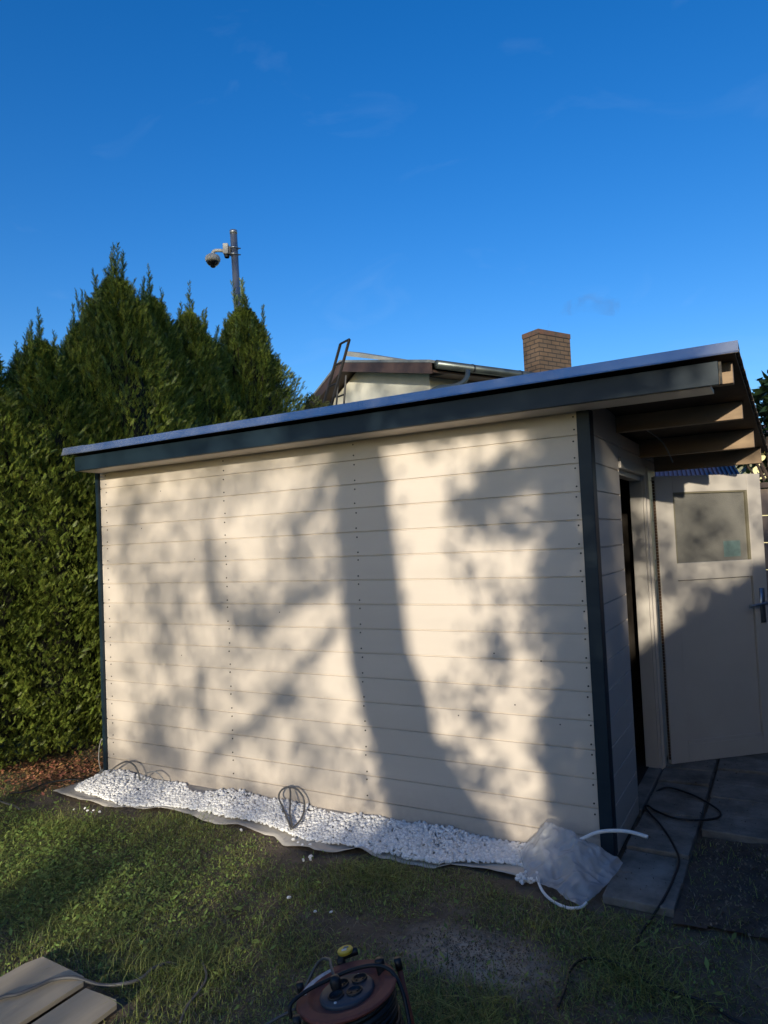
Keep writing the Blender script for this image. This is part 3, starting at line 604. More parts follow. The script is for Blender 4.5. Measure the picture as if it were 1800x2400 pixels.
def thuja_proto(seed, H, R, n, ntop):
    V, F_, cv, cf, tops = thuja_mesh(seed, H, R, n, ntop)
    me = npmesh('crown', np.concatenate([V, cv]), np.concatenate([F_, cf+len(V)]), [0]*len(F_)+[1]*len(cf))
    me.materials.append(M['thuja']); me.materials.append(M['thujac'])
    tr = MB().tube([(0, 0, -.05), (.02, .01, H*.4), (0, 0, H*.9)], [.055, .04, .01], 10)
    for i, (a, b, zt2) in enumerate(tops): tr.tube([(a*.2, b*.2, H*.5), (a, b, zt2-.1), (a, b, zt2+.04)], [.012, .005, .002], 5)
    tm = tr.mesh('trunk'); tm.materials.append(M['bark'])
    return me, tm
protos = [thuja_proto(1, 4.0, .66, 33000, 18), thuja_proto(2, 4.0, .64, 33000, 22), thuja_proto(5, 4.0, .68, 33000, 20), thuja_proto(9, 4.0, .60, 30000, 16)]
hedge = [  # px of tip, y, height, radius scale, proto, label
 (-4.85, -2.3, 3.2, 1.0, 1, 'hedge thuja outside the left edge, nearest to the photographer'), (-4.85, -1.7, 3.3, 1.0, 0, 'hedge thuja outside the left edge, middle of three'), (-4.9, -1.05, 3.05, 1.0, 2, 'hedge thuja just outside the left edge of the picture'),
 (-4.66, -.28, 3.42, 1.0, 3, 'thuja cut off by the left picture edge, first of the hedge'),
 (-4.50, .22, 3.38, .95, 1, 'short thuja with ragged whips, second from the left in the hedge'),
 (-4.46, .60, 3.62, .66, 0, 'slim thuja with a single thin spire left of the tallest one'),
 (-4.50, 1.02, 4.15, 1.06, 2, 'tallest thuja of the hedge with a long feathery tip'),
 (-4.62, 1.55, 4.14, 1.0, 1, 'thuja with several whips just right of the tallest one'),
 (-4.52, 1.98, 4.08, .95, 3, 'narrow thuja with a side spire, third right of the tallest tip'),
 (-4.75, 2.45, 3.95, 1.0, 0, 'lower thuja in the dip before the last pointed one'),
 (-4.62, 2.98, 4.42, 1.1, 2, 'dark pointed thuja standing in front of the camera pole'),
]
for i, (x, y, h, rs, k_, lab) in enumerate(hedge):
    t = empty('thuja_tree', (x, y, 0), lab or 'thuja continuing the hedge beyond the left picture edge', 'thuja', GH)
    for nm, me in zip(('crown', 'trunk'), protos[k_]):
        o = bpy.data.objects.new(nm, me); C.objects.link(o); o.parent = t
    t.scale = (rs, rs, h/4.0); t.rotation_euler.z = i*2.1
# fallen leaves / litter below the hedge
def leafquads(P, S, r, flat=.5, asp=.5):
    n = len(P); a = r.rand(n)*6.283; tl = (r.rand(n)-.5)*2*flat; t2 = (r.rand(n)-.5)*2*flat
    d = np.stack([np.cos(a), np.sin(a), np.sin(tl)], 1); s = np.stack([-np.sin(a), np.cos(a), np.sin(t2)], 1)
    P = np.array(P); S = np.array(S)[:, None]
    return np.stack([P-d*S*.5, P+s*S*asp*.5-d*S*.05, P+d*S*.5, P-s*S*asp*.5-d*S*.05], 1).reshape(-1, 3)
r = np.random.RandomState(4); P = []; S = []
while len(P) < 2600:
    x, y = r.uniform(-4.9, -3.56), r.uniform(-.75, .5)
    if r.rand() > math.exp(-((x+3.95)/.45)**2-((y+.10)/.28)**2): continue
    P.append((x, y, .012+gz(x, y)+r.rand()*.02)); S.append(r.uniform(.012, .04))
V = leafquads(P, S, r, .5, .5)
tag(link('fallen_leaves', npmesh('fallen_leaves', V, np.arange(len(V)).reshape(-1, 4)), M['dry']), 'reddish brown fallen leaves under the hedge', 'leaves', kind='stuff')
# pine / loose conifer behind
def puff_tree(name, loc, blobs, n, size, m, label, cat, group=None, trunk=.08, seed=0, asp=.35):
    t = empty(name, loc, label, cat, group); r = np.random.RandomState(seed); P = []; S = []
    vol = np.array([b[3]**2 for b in blobs]); vol = vol/vol.sum()
    for b in r.choice(len(blobs), n, p=vol):
        x, y, z, q = blobs[b]; d = r.normal(size=3); d /= np.linalg.norm(d); d *= q*(.55+.5*r.rand()); P.append((x+d[0], y+d[1], z+d[2]*1.1)); S.append(size*(.6+.8*r.rand()))
    V = leafquads(P, S, r, 1.3, asp); me = npmesh('crown', V, np.arange(len(V)).reshape(-1, 4)); me.materials.append(m)
    o = bpy.data.objects.new('crown', me); C.objects.link(o); o.parent = t
    tr = MB(); top = max(b[2] for b in blobs)
    tr.tube([(0, 0, -.1), (.03, 0, top*.5), (0, .03, top*.85)], [trunk, trunk*.7, trunk*.25], 10)
    for x, y, z, q in blobs: tr.tube(spline([(0, 0, z*.75), (x*.5, y*.5, z*.9), (x, y, z)], 4), [trunk*.3-trunk*.02*i_ for i_ in range(9)], 6)
    me2 = tr.mesh('trunk'); me2.materials.append(M['bark']); o2 = bpy.data.objects.new('trunk', me2); C.objects.link(o2); o2.parent = t
    return t
rr = random.Random(8)
pb_ = [(rr.uniform(-.45, .45)*(1-i/46), rr.uniform(-.45, .45)*(1-i/46), .6+i*.094, .13+.10*rr.random()) for i in range(42)]
pp = at(632, 1000, 10.6)
Rx, Ry = Rv[0], Rv[1]
puff_tree('pine_tree', (float(pp[0]), float(pp[1]), 0), [(a, b, c*.93+.2, d) for a, b, c, d in pb_], 17000, .085, M['pine'], 'yellowish green conifer peeping out right of the pointed thuja', 'conifer', None, .09, 3, .22)
pp = at(700, 1000, 11.4)
pb2 = [(rr.uniform(-.42, .42), rr.uniform(-.4, .4), .5+i*.1, .10+.10*rr.random()) for i in range(36)]
puff_tree('pine_tree', (float(pp[0]), float(pp[1]), 0), [(a, b, c*.98, d) for a, b, c, d in pb2], 14000, .085, M['pine'], 'low tufted conifer against the sky just left of the rendered house', 'conifer', None, .08, 6, .22)
pp = at(500, 1000, 10.2)
pb3 = [(rr.uniform(-.4, .4), rr.uniform(-.4, .4), .5+i*.1, .10+.10*rr.random()) for i in range(43)]
puff_tree('pine_tree', (float(pp[0]), float(pp[1]), 0), [(a, b, c*.99, d) for a, b, c, d in pb3], 12000, .085, M['pine'], 'grey green conifer tips showing in the dip left of the camera pole', 'conifer', None, .08, 16, .22)
# ------------------------------------------------------------------ camera pole
pt = at(547, 541, 9.3); pbm = at(556, 705, 9.3)
dv = (pbm-pt); k_ = (pt[2])/(-dv[2]); base = pt+dv*k_
pole = empty('camera_pole', (float(base[0]), float(base[1]), 0), 'galvanised steel pole with a domed surveillance camera rising behind the hedge', 'pole')
MB().tube([base, pt], .047, 20).build('pole', M['galv'], pole, True)
MB().tube([pt-(-dv)/np.linalg.norm(dv)*.04, pt+np.array([0, 0, .003])], .050, 20).build('pole_cap', M['galv'], pole, True)
def pc(px, py, dd=0): return at(px, py, 9.3+dd)
cu = empty('cam', (0, 0, 0)); bpy.data.objects.remove(cu)
for q in (582, 597):
    a = pc(549, q); MB().lathe([(.052, -.012), (.056, -.012), (.056, .012), (.052, .012)], a, (0, 0, 1), 20).build('clamp_band', M['galv'], pole, True)
    MB().tube([a+Rv*.05, a+Rv*.085], .008, 8).build('bolt', M['black'], pole)
jb = MB(); c0 = pc(530, 584); jb.box((-.035, -.05, -.075), (.035, .05, .065), 0, np.array([Rt, np.cross(Up, Rt), [0, 0, 1]]).T, c0); jb.build('junction_box', M['camgrey'], pole, bevel=.008)
jb = MB(); jb.box((-.012, -.03, -.05), (.015, .03, .05), 0, np.array([Rt, np.cross(Up, Rt), [0, 0, 1]]).T, pc(539, 588)); jb.build('bracket', M['black'], pole)
MB().lathe([(.03, 0), (.036, .02), (.036, .045), (.0, .045)], pc(532, 604), (0, 0, 1), 16).build('cable_gland', M['black'], pole, True)
MB().tube(spline([pc(524, 588), pc(512, 587), pc(504, 588), pc(499.5, 591), pc(499, 597)], 5), .022, 14).build('arm', M['camgrey'], pole, True)
hc = pc(499, 614)
MB().lathe([(0, .106), (.03, .106), (.055, .098), (.088, .075), (.100, .045), (.098, .02), (.088, .0), (.0, .0)], hc, (0, 0, 1), 28).build('camera_housing', M['camgrey'], pole, True)
MB().lathe([(.082, -.001), (.080, -.02), (.055, -.045), (.035, -.052), (.035, -.065), (.02, -.075), (0, -.076)], hc, (0, 0, 1), 28).build('camera_dome', mat('smoked_dome', (.01, .01, .012), .15), pole, True)
# ------------------------------------------------------------------ neighbour house
def hz(lat, dep, z): return np.array([CAM[0], CAM[1], 0])+dep*np.array([-math.sin(YAW), math.cos(YAW), 0])+lat*Rt+np.array([0, 0, z])
D1 = 12.; GV = np.array([-.549, .836]); GU = np.array([.836, .549])     # lateral, depth
n0 = np.array([.0748*D1, D1]); w_ = .417*D1; He = float(at(1016, 838, D1)[2]); Hp = float(at(804, 839, D1*1.214)[2]); tp_ = .2557*D1
def H(s, t, z): q = n0+GV*s+GU*t; return hz(q[0], q[1], z)               # s along the gable, t along the gutter
hb = H(w_/2, 2, 0)
house = empty('rendered_house', (float(hb[0]), float(hb[1]), 0), 'pale rendered house with brown gable boards, zinc gutter and brick chimney behind the shed', 'house')
ov = .42; Lh = 8.; s0, s1 = .55, w_-.45; t0 = .40
def roofz(s): return He+(Hp-He)*s/tp_ if s < tp_ else Hp-(Hp-He)*(s-tp_)/(w_-tp_)
wl_ = MB(); zo = -.10
prof = [(s0, 0), (s1, 0), (s1, roofz(s1)+zo-.12), (tp_, Hp+zo-.12), (s0, roofz(s0)+zo-.12)]
v = [H(s, t0, z) for s, z in prof]+[H(s, Lh, z) for s, z in prof]; wl_.add(v, [(0, 1, 2, 3, 4), (9, 8, 7, 6, 5)]+[(i, i+5, (i+1) % 5+5, (i+1) % 5) for i in range(5)])
wl_.build('wall', M['stucco'], house)
def slabq(mb, a, b, ta, tb, za, zb, th):
    lo = [H(a, ta, za-th), H(b, ta, zb-th), H(b, tb, zb-th), H(a, tb, za-th)]; hi = [H(a, ta, za), H(b, ta, zb), H(b, tb, zb), H(a, tb, za)]; mb.hexa(lo+hi)
rm = MB(); slabq(rm, 0, tp_, 0, Lh+.4, He, Hp, .05); slabq(rm, tp_, w_, 0, Lh+.4, Hp, He, .05); roof = rm.build('roof', M['rooff'], house)
rm = MB(); slabq(rm, .0, tp_, .012, .05, He-.051, Hp-.051, .19); slabq(rm, tp_, w_, .012, .05, Hp-.051, He-.051, .19); rm.build('barge_board', M['brown'], house)
rm = MB(); slabq(rm, .04, tp_, .051, .42, He-.16, Hp-.13, .04); slabq(rm, tp_, w_, .051, .42, Hp-.13, He-.16, .04); slabq(rm, .04, .56, .42, Lh, He-.16, He-.12, .03)
rm.build('eaves_soffit', M['brown'], house)
wp = MB(); p = [at(811, 829, 14.8), at(816, 825, 14.8), at(922, 838.5, 14.2), at(918, 839.5, 14.2)]
a0, a1 = at(812, 829, 14.6), at(925, 840, 14.0)
wp.hexa([a0+np.array([0, 0, -.05]), a1+np.array([0, 0, -.06]), a1+np.array([.2, .3, -.06]), a0+np.array([.2, .3, -.05]), a0+np.array([0, 0, .055]), a1+np.array([0, 0, -.005]), a1+np.array([.2, .3, -.005]), a0+np.array([.2, .3, .055])])
wp.build('ridge_walkway', M['rooff'], house)
gt = MB(); gt.tube([H(-.06, .10, He-.085), H(-.06, Lh, He-.085)], .075, 16); gut = gt.build('gutter', M['gutter'], house, True)
for q in np.arange(.9, Lh, 1.15):
    MB().lathe([(.077, -.012), (.082, -.012), (.082, .012), (.077, .012)], H(-.06, q, He-.085), H(0, 1, 0)-H(0, 0, 0), 16).build('gutter_bracket', M['black'], gut)
dpts = [at(1096, 868, 12.3), at(1095, 880, 12.25), at(1088, 893, 12.2), at(1072, 903, 12.15), at(1050, 907, 12.1), at(1030, 909, 12.05), at(1012, 917, 12.0), at(1003, 930, 12.0), at(1000, 960, 12.0)]
MB().tube(spline(dpts, 5), .045, 14).build('downpipe', M['gutter'], house, True)
ld = MB()
A0, A1 = at(819, 795, 11.4), at(766, 990, 11.9); B0, B1 = at(798, 806, 11.6), at(746, 995, 12.1)
ladder = empty('roof_ladder', (float(A1[0]), float(A1[1]), 0), 'dark steel ladder leaning on the gable of the rendered house', 'ladder')
A2 = A1+(A1-A0)*(A1[2]/(A0[2]-A1[2])); B2 = B1+(B1-B0)*(B1[2]/(B0[2]-B1[2]))
for a, b in ((A0, A2), (B0, B2)): MB().tube([a, b], .024, 8).build('rail', M['ladder'], ladder)
nr_ = 17
for i in range(nr_):
    t = .0+i*.0655; MB().tube([A0+(A2-A0)*t, B0+(B2-B0)*t], .018, 6).build('rung', M['ladder'], ladder)
ld = MB()
for a, b in ((at(811, 880, 12.6), at(804, 975, 12.6)), (at(793, 890, 12.7), at(786, 980, 12.7))): ld.tube([a, b], .018, 6)
ld.tube([at(793, 930, 12.7), at(808, 924, 12.6)], .015, 6)
ld.build('wall_bracket', M['ladder'], house)
# chimney
cD = 14.5; c0 = np.array([.2325*cD, cD]); ca, cb = .0655*cD, .0253*cD*1.25
def CH(a, b, z): q = c0+GU*a+GV*b; return hz(q[0], q[1], z)
zt_ = float(at(1258, 765, cD)[2])
me = bpy.data.meshes.new('stack'); bm = bmesh.new(); uvl = bm.loops.layers.uv.new('UVMap')
def bface(p, uv):
    f = bm.faces.new([bm.verts.new(tuple(q)) for q in p])
    for l_, u_ in zip(f.loops, uv): l_[uvl].uv = u_
zb_ = 3.6; cap = .10
for (a0_, b0_), (a1_, b1_), u0 in (((0, 0), (ca, 0), 0), ((ca, 0), (ca, cb), ca), ((ca, cb), (0, cb), ca+cb), ((0, cb), (0, 0), -cb)):
    Lw = math.hypot(a1_-a0_, b1_-b0_); bface([CH(a0_, b0_, zb_), CH(a1_, b1_, zb_), CH(a1_, b1_, zt_-cap), CH(a0_, b0_, zt_-cap)], [(u0, 0), (u0+Lw, 0), (u0+Lw, zt_-cap-zb_), (u0, zt_-cap-zb_)])
bm.to_mesh(me); bm.free()
chim = link('chimney', me, M['brick'], house)
e_ = .010
cp_ = MB().hexa([CH(-e_, -e_, zt_-cap), CH(ca+e_, -e_, zt_-cap), CH(ca+e_, cb+e_, zt_-cap), CH(-e_, cb+e_, zt_-cap), CH(-e_, -e_, zt_), CH(ca+e_, -e_, zt_), CH(ca+e_, cb+e_, zt_), CH(-e_, cb+e_, zt_)])
cp_.build('chimney_cap', mat('sooty_cap', (.05, .045, .04), .9, (.12, .06, .04), 9.), chim)
# smoke
sm_ = bpy.data.materials.new('thin_smoke'); sm_.use_nodes = True; n, l = sm_.node_tree.nodes, sm_.node_tree.links; n.remove(n['Principled BSDF'])
pv = n.new('ShaderNodeVolumePrincipled'); pv.inputs['Color'].default_value = (.25, .27, .33, 1)
t = n.new('ShaderNodeTexCoord'); nz = n.new('ShaderNodeTexNoise'); nz.inputs['Scale'].default_value = 2.2; nz.inputs['Detail'].default_value = 4; nz.inputs['Distortion'].default_value = .8
mr = n.new('ShaderNodeMapRange'); mr.inputs[1].default_value = .48; mr.inputs[2].default_value = .75; mr.inputs[3].default_value = 0; mr.inputs[4].default_value = 1.3
l.new(t.outputs['Object'], nz.inputs[0]); l.new(nz.outputs[0], mr.inputs[0]); l.new(mr.outputs[0], pv.inputs['Density']); l.new(pv.outputs[0], n['Material Output'].inputs['Volume'])
smk = MB().tube(spline([at(1283, 768, 14.8), at(1300, 748, 14.8), at(1330, 725, 14.9), at(1375, 712, 15.), at(1440, 712, 15.2)], 5), [.03+.012*i for i in range(21)], 12)
tag(smk.build('smoke', sm_, None, True), 'thin grey wisp of smoke drifting right from the brick chimney', 'smoke', kind='stuff')
# ------------------------------------------------------------------ right side
# low building with purple ribbed roof
bo = at(1660, 1120, 9.)
bldg = empty('low_outbuilding', (float(bo[0]), float(bo[1]), 0), 'low outbuilding with a ribbed purple blue roof seen under the shed eaves', 'outbuilding')
pr4 = [at(1500, 1135, 9.), at(1742, 1127, 9.), at(1712, 1076, 11.), at(1500, 1082, 11.)]
def lerp(a, b, t): return a+(b-a)*t
rb = MB(); N_ = 22
for i in range(N_):
    a, b = i/N_, (i+1)/N_; m_ = (a+b)/2
    for (u, w2, h0, h1) in ((a, m_-.008, .0, .0), (m_-.008, m_+.002, 0, .03), (m_+.002, b-.004, .03, .03), (b-.004, b, .03, 0)):
        z = np.array([0, 0, 1.])
        rb.quad([lerp(pr4[0], pr4[1], u)+z*h0, lerp(pr4[0], pr4[1], w2)+z*h1, lerp(pr4[3], pr4[2], w2)+z*h1, lerp(pr4[3], pr4[2], u)+z*h0])
rb.build('roof', M['purple'], bldg)
g4 = [np.array([p[0], p[1], 0]) for p in pr4]; MB().hexa(g4+[p-np.array([0, 0, .06]) for p in pr4]).build('wall', M['brown'], bldg)
# yellow house
yo = at(1800, 1100, 19.)
yh = empty('yellow_house', (float(yo[0]), float(yo[1]), 0), 'bright yellow house wall glimpsed past the top corner of the open door', 'house')
a, b = at(1765, 1100, 19.), at(1990, 1090, 19.); back = (b-a); back = np.array([-back[1], back[0], 0]); back /= np.linalg.norm(back); back *= 5
top = 1.61+(1222-1050)/FPX*19
def z_(p, z): return np.array([p[0], p[1], z])
MB().hexa([z_(a, 0), z_(b, 0), z_(b+back, 0), z_(a+back, 0), z_(a, top), z_(b, top), z_(b+back, top), z_(a+back, top)]).build('wall', M['yellowwall'], yh)
MB().hexa([z_(a-back*.1, top), z_(b-back*.1, top), z_(b+back, top), z_(a+back, top), z_(a+back*.4, top+1.), z_(b+back*.4, top+1.), z_(b+back*.6, top+1.), z_(a+back*.6, top+1.)]).build('roof', M['brown'], yh)
wa = lerp(a, b, .2)-back*.004; wb = lerp(a, b, .45)-back*.004
MB().hexa([z_(wa, .9), z_(wb, .9), z_(wb+back*.003, .9), z_(wa+back*.003, .9), z_(wa, 2.1), z_(wb, 2.1), z_(wb+back*.003, 2.1), z_(wa+back*.003, 2.1)]).build('window', M['gutter'], yh)
# boundary wall beside the door
a = pl(1784, 1500, 1, 2.62); bw = MB(); x0 = float(a[0]); zt = float(pl(1795, 1134, 1, 2.62)[2])
nb = 9
for i in range(nb):
    z0_ = .02+(zt-.05)*i/nb; bw.box((x0, 2.62+.002*(i % 2), z0_), (x0+2.2, 2.66, z0_+(zt-.05)/nb-.006))
wallo = empty('boundary_fence', (x0, 2.62, 0), 'pinkish brown boarded fence at the right edge behind the open door', 'fence')
bw.build('boards', M['pinkwall'], wallo); MB().box((x0-.01, 2.58, zt-.03), (x0+2.21, 2.69, zt+.01)).build('coping', M['brown'], wallo)
pp = at(1800, 1050, 7.6)
bl = [(rr.uniform(-.12, 1.2), rr.uniform(-.5, .6), 1.9+rr.uniform(-.05, 1.12), rr.uniform(.12, .28)) for i in range(26)]+[(-.25, .0, 2.55, .12), (-.22, .1, 2.28, .1), (-.30, 0, 2.75, .06)]
puff_tree('leafy_tree', (float(pp[0])+.0, float(pp[1]), 0), bl, 3800, .12, M['leaf'], 'dark broad leaved tree at the right edge beyond the shed eaves', 'tree', None, .07, 12, .5)
# ------------------------------------------------------------------ GRASS
def inhab(x, y):
    """blade density 0..1"""
    if y > ye(x)-.012 and x > -3.62 and x < .0: return 0
    if x > .06 and y > -.40 and not (x > .38 and y < .46): return 0
    if x >= -.4 and x <= .09 and y > -.44: return 0
    if x > .38 and -.44 < y < .46: return .10
    if x < -3.55 and y > -.42: return .16
    if -1.83 < x < -1.23 and y < -1.72: return 0
    q = .5+.9*fbm(x, y, 1.7, 4., 4)+.25
    # worn sandy patch, soil rim by the fabric
    q -= 1.5*math.exp(-((x+.28)/.26)**2-((y+.93)/.16)**2)+.6*math.exp(-((x+1.0)/.5)**2-((y+.95)/.10)**2)
    q -= 1.0*math.exp(-((y-ye(min(-.1, max(x, -3.5)))+.05)/.07)**2)*(.5+.5*math.sin(x*4+1))
    q -= .9*math.exp(-((x+3.1)/.5)**2-((y+.62)/.10)**2)
    return min(1., max(.07, q))
def blades(n, hmin, hmax, wmin, wmax, r, dens=inhab, flat=.9):
    X = []; 
    while len(X) < n:
        x = r.uniform(-5.6, 1.9); y = r.uniform(-2.6, 1.2 if x < -3.5 else (.46 if x > .38 else -.2))
        if r.rand() < dens(x, y): X.append((x, y))
    X = np.array(X); z = np.array([gz(a, b)+(.016 if a > .38 and b > -.40 else 0) for a, b in X]); h = r.uniform(hmin, hmax, n)*(.7+.6*np.array([max(0, .5+fbm(a, b, 3., 8., 2)) for a, b in X])); w = r.uniform(wmin, wmax, n)
    a = r.rand(n)*6.283; le = r.uniform(.15, flat, n)*h*1.3; d = np.stack([np.cos(a), np.sin(a), 0*a], 1); s = np.stack([-np.sin(a), np.cos(a), 0*a], 1)
    B = np.stack([X[:, 0], X[:, 1], z-.004], 1); u = np.array([[0, 0, 1.]])
    m = B+d*(le*.35)[:, None]+u*(h*.6)[:, None]; t = B+d*le[:, None]*1.05+u*(h*.85)[:, None]
    W1 = s*(w*.5)[:, None]; V = np.stack([B-W1, B+W1, m+W1*.8, m-W1*.8, t+W1*.12, t-W1*.12], 1).reshape(-1, 3)
    k = np.arange(n)*6; F_ = np.concatenate([np.stack([k, k+1, k+2, k+3], 1), np.stack([k+3, k+2, k+4, k+5], 1)])
    return V, F_
r = np.random.RandomState(31)
V, F_ = blades(170000, .008, .026, .0018, .0046, r)
tag(link('grass', npmesh('grass', V, F_), M['grass']), 'short worn green grass of the lawn in front of the shed', 'grass', kind='stuff')
def tuftd(x, y):
    c = [(-2.9, -.75, .35), (-2.3, -1.35, .5), (-1.3, -1.45, .25), (-.95, -.52, .2), (-.35, -.47, .16), (.3, -.9, .3), (-.15, -1.3, .3), (-.9, -1.2, .2), (-1.9, -1.0, .2), (-4.4, -.7, .4)]
    return inhab(x, y)*min(1, .10+sum(math.exp(-((x-a)**2+(y-b)**2)/(s*s*.4)) for a, b, s in c))
V, F_ = blades(24000, .02, .062, .002, .004, r, tuftd, 1.9)
tag(link('grass_tufts', npmesh('grass_tufts', V, F_), M['grass']), 'longer grass tufts and runners in the lawn', 'grass', kind='stuff')
def strawd(x, y): return inhab(x, y)*.5+.1 if inhab(x, y) > 0 else 0
V, F_ = blades(36000, .006, .024, .0012, .003, r, strawd, 2.5)
tag(link('dead_grass', npmesh('dead_grass', V, F_), mat('straw', (.30, .25, .16), .8, island=.6)), 'dry straw and dead blades lying in the thin lawn', 'straw', kind='stuff')
# broad weed leaves, mostly left
P = []; S = []
while len(P) < 8000:
    x, y = r.uniform(-5.3, .6), r.uniform(-2.4, -.45)
    q = math.exp(-((x+2.2)/.55)**2-((y+1.25)/.35)**2)+.7*math.exp(-((x+2.9)/.8)**2-((y+.95)/.25)**2)+.04
    if inhab(x, y) > 0 and r.rand() < q: P.append((x, y, gz(x, y)+r.uniform(.01, .035))); S.append(r.uniform(.010, .030)*(1.5 if r.rand() < .12 else 1))
V = leafquads(P, S, r, .8, .42)
tag(link('weeds', npmesh('weeds', V, np.arange(len(V)).reshape(-1, 4)), M['weed']), 'low broad leaved weeds among the grass at the left', 'weeds', kind='stuff')
P = []; S = []
while len(P) < 26000:
    x, y = r.uniform(-5.3, .6), r.uniform(-2.4, -.40)
    q = .12+.9*math.exp(-((x+2.4)/.9)**2-((y+1.15)/.5)**2)
    if inhab(x, y) > .1 and r.rand() < q*(.35+1.3*max(0, fbm(x, y, 4., 2., 3)+.2)): P.append((x, y, gz(x, y)+r.uniform(.004, .024))); S.append(r.uniform(.005, .012))
V = leafquads(P, S, r, .8, .9)
tag(link('clover', npmesh('clover', V, np.arange(len(V)).reshape(-1, 4)), M['weed']), 'tiny round clover leaves mixed into the lawn', 'clover', kind='stuff')
# soil crumbs
P = []; S = []
for i in range(9000):
    x, y = r.uniform(-5, 1.5), r.uniform(-2.4, -.3)
    if y > ye(min(-.05, x))-.01 and -3.6 < x < .08: continue
    if x > .05 and y > -.4: continue
    P.append((x, y, gz(x, y)+.003)); S.append(r.uniform(.003, .012))
for i in range(3500):
    x, y = r.normal()*.24-.26, r.normal()*.13-.95
    if y > -.45: continue
    P.append((x, y, gz(x, y)+.004)); S.append(r.uniform(.003, .009))
for i in range(3200):
    x, y = r.uniform(.40, 1.8), r.uniform(-.4, .46); P.append((x, y, .020+.016*fbm(x, y, 9., 1., 3))); S.append(r.uniform(.003, .014))
for i in range(1300):
    x, y = r.uniform(.09, 1.0), r.uniform(-.33, 1.8)
    if x > .37 and y < .53: continue
    P.append((x, y, .053)); S.append(r.uniform(.002, .009)*(1.8 if r.rand() < .05 else 1))
V = leafquads(P, S, r, .9, .9)
tag(link('soil_crumbs', npmesh('soil_crumbs', V, np.arange(len(V)).reshape(-1, 4)), mat('crumb', (.17, .13, .09), .95, island=.6)), 'small crumbs of dry soil and wood chips on the lawn', 'debris', kind='stuff')
# ------------------------------------------------------------------ trees behind the photographer that dapple the light
D_ = 9.
def SH(xw, zw, dep=0.): k = D_+dep; return np.array([xw+SA*k, -k, zw+SC*k])      # wall point -> tree point on the same sun ray
def w1(x, y): q = pl(200+x/2.2114, 1000+y/2.2114, 1, 0); return q[0], q[2]
def w2(x, y): q = pl(750+x/2.0114, 950+y/2.0114, 1, 0); return q[0], q[2]
GX0, GX1, GZ0, GZ1, CS = -6.6, 3.2, -1.1, 8.2, .055
nxg, nzg = int((GX1-GX0)/CS), int((GZ1-GZ0)/CS)
xs = GX0+(np.arange(nxg)+.5)*CS; zs = GZ0+(np.arange(nzg)+.5)*CS; XX, ZZ = np.meshgrid(xs, zs)
nzf = np.array([[fbm(x, z, 2.6, 2., 4) for x in xs] for z in zs])
nzc = np.array([[fbm(x, z, .7, 6., 2) for x in xs] for z in zs])
Sf = np.clip(.50+.40*nzf, 0, .92)                       # shade fraction
def gauss(c, rx_, rz_, a): 
    global Sf
    Sf = Sf+a*np.exp(-((XX-c[0])/rx_)**2-((ZZ-c[1])/rz_)**2)
def seg(pts, w, a):
    global Sf
    best = np.full(XX.shape, 9.)
    for p, q in zip(pts[:-1], pts[1:]):
        d = np.array(q)-np.array(p); L = (d@d)+1e-9; t = np.clip(((XX-p[0])*d[0]+(ZZ-p[1])*d[1])/L, 0, 1)
        best = np.minimum(best, np.hypot(XX-p[0]-t*d[0], ZZ-p[1]-t*d[1]))
    Sf = Sf+a*np.exp(-(best/w)**2)
left = (XX < -1.1) & (ZZ < 2.3) & (XX > -3.6)
for f in [(140, 500, .09, .9, -.42), (900, 480, .24, .34, -.42), (1100, 300, .18, .2, -.3), (830, 750, .10, .16, -.3), (290, 1100, .14, .10, -.3), (660, 1090, .09, .09, -.25), (1000, 1170, .10, .08, -.28), (1110, 970, .08, .08, -.2), (1280, 1250, .09, .18, -.35), (1330, 1450, .12, .16, -.3), (200, 1500, .14, .18, -.35), (190, 1660, .12, .12, -.25), (950, 1850, .16, .1, -.28), (1100, 1700, .15, .07, -.1), (1230, 900, .07, .1, -.2)]:
    gauss(w1(f[0], f[1]), *f[2:])
for pts, w, a in [([(1262, 180), (1180, 400), (1090, 560)], .045, .35), ([(1120, 650), (960, 760), (880, 870)], .06, .3), ([(1240, 860), (1020, 950), (880, 1060)], .055, .3), ([(1250, 1120), (1090, 1260), (1030, 1420)], .055, .38), ([(1000, 1430), (800, 1600), (640, 1750)], .07, .33),
                  ([(640, 600), (650, 900), (700, 950)], .06, .3), ([(260, 400), (220, 600)], .07, .2), ([(380, 980), (420, 1050)], .06, .25), ([(240, 1200), (270, 1350)], .06, .2), ([(600, 1250), (600, 1480), (640, 1560)], .055, .3), ([(380, 1550), (340, 1700)], .07, .2), ([(880, 1600), (960, 1700)], .05, .28), ([(700, 1620), (660, 1800)], .06, .25), ([(1100, 800), (1080, 880)], .07, .2), ([(1180, 1600), (1200, 1900)], .05, .15), ([(500, 1700), (480, 1850)], .05, .15)]:
    seg([w1(*p) for p in pts], w, a)
rg = (XX > -1.10) & (XX < -.06) & (ZZ > -.02) & (ZZ < 2.35)
Sf = np.where(rg, .17+.20*nzf-.22*np.exp(-((XX+.83-.10*(1.2-ZZ))/.16)**2)*(ZZ > .75), Sf)
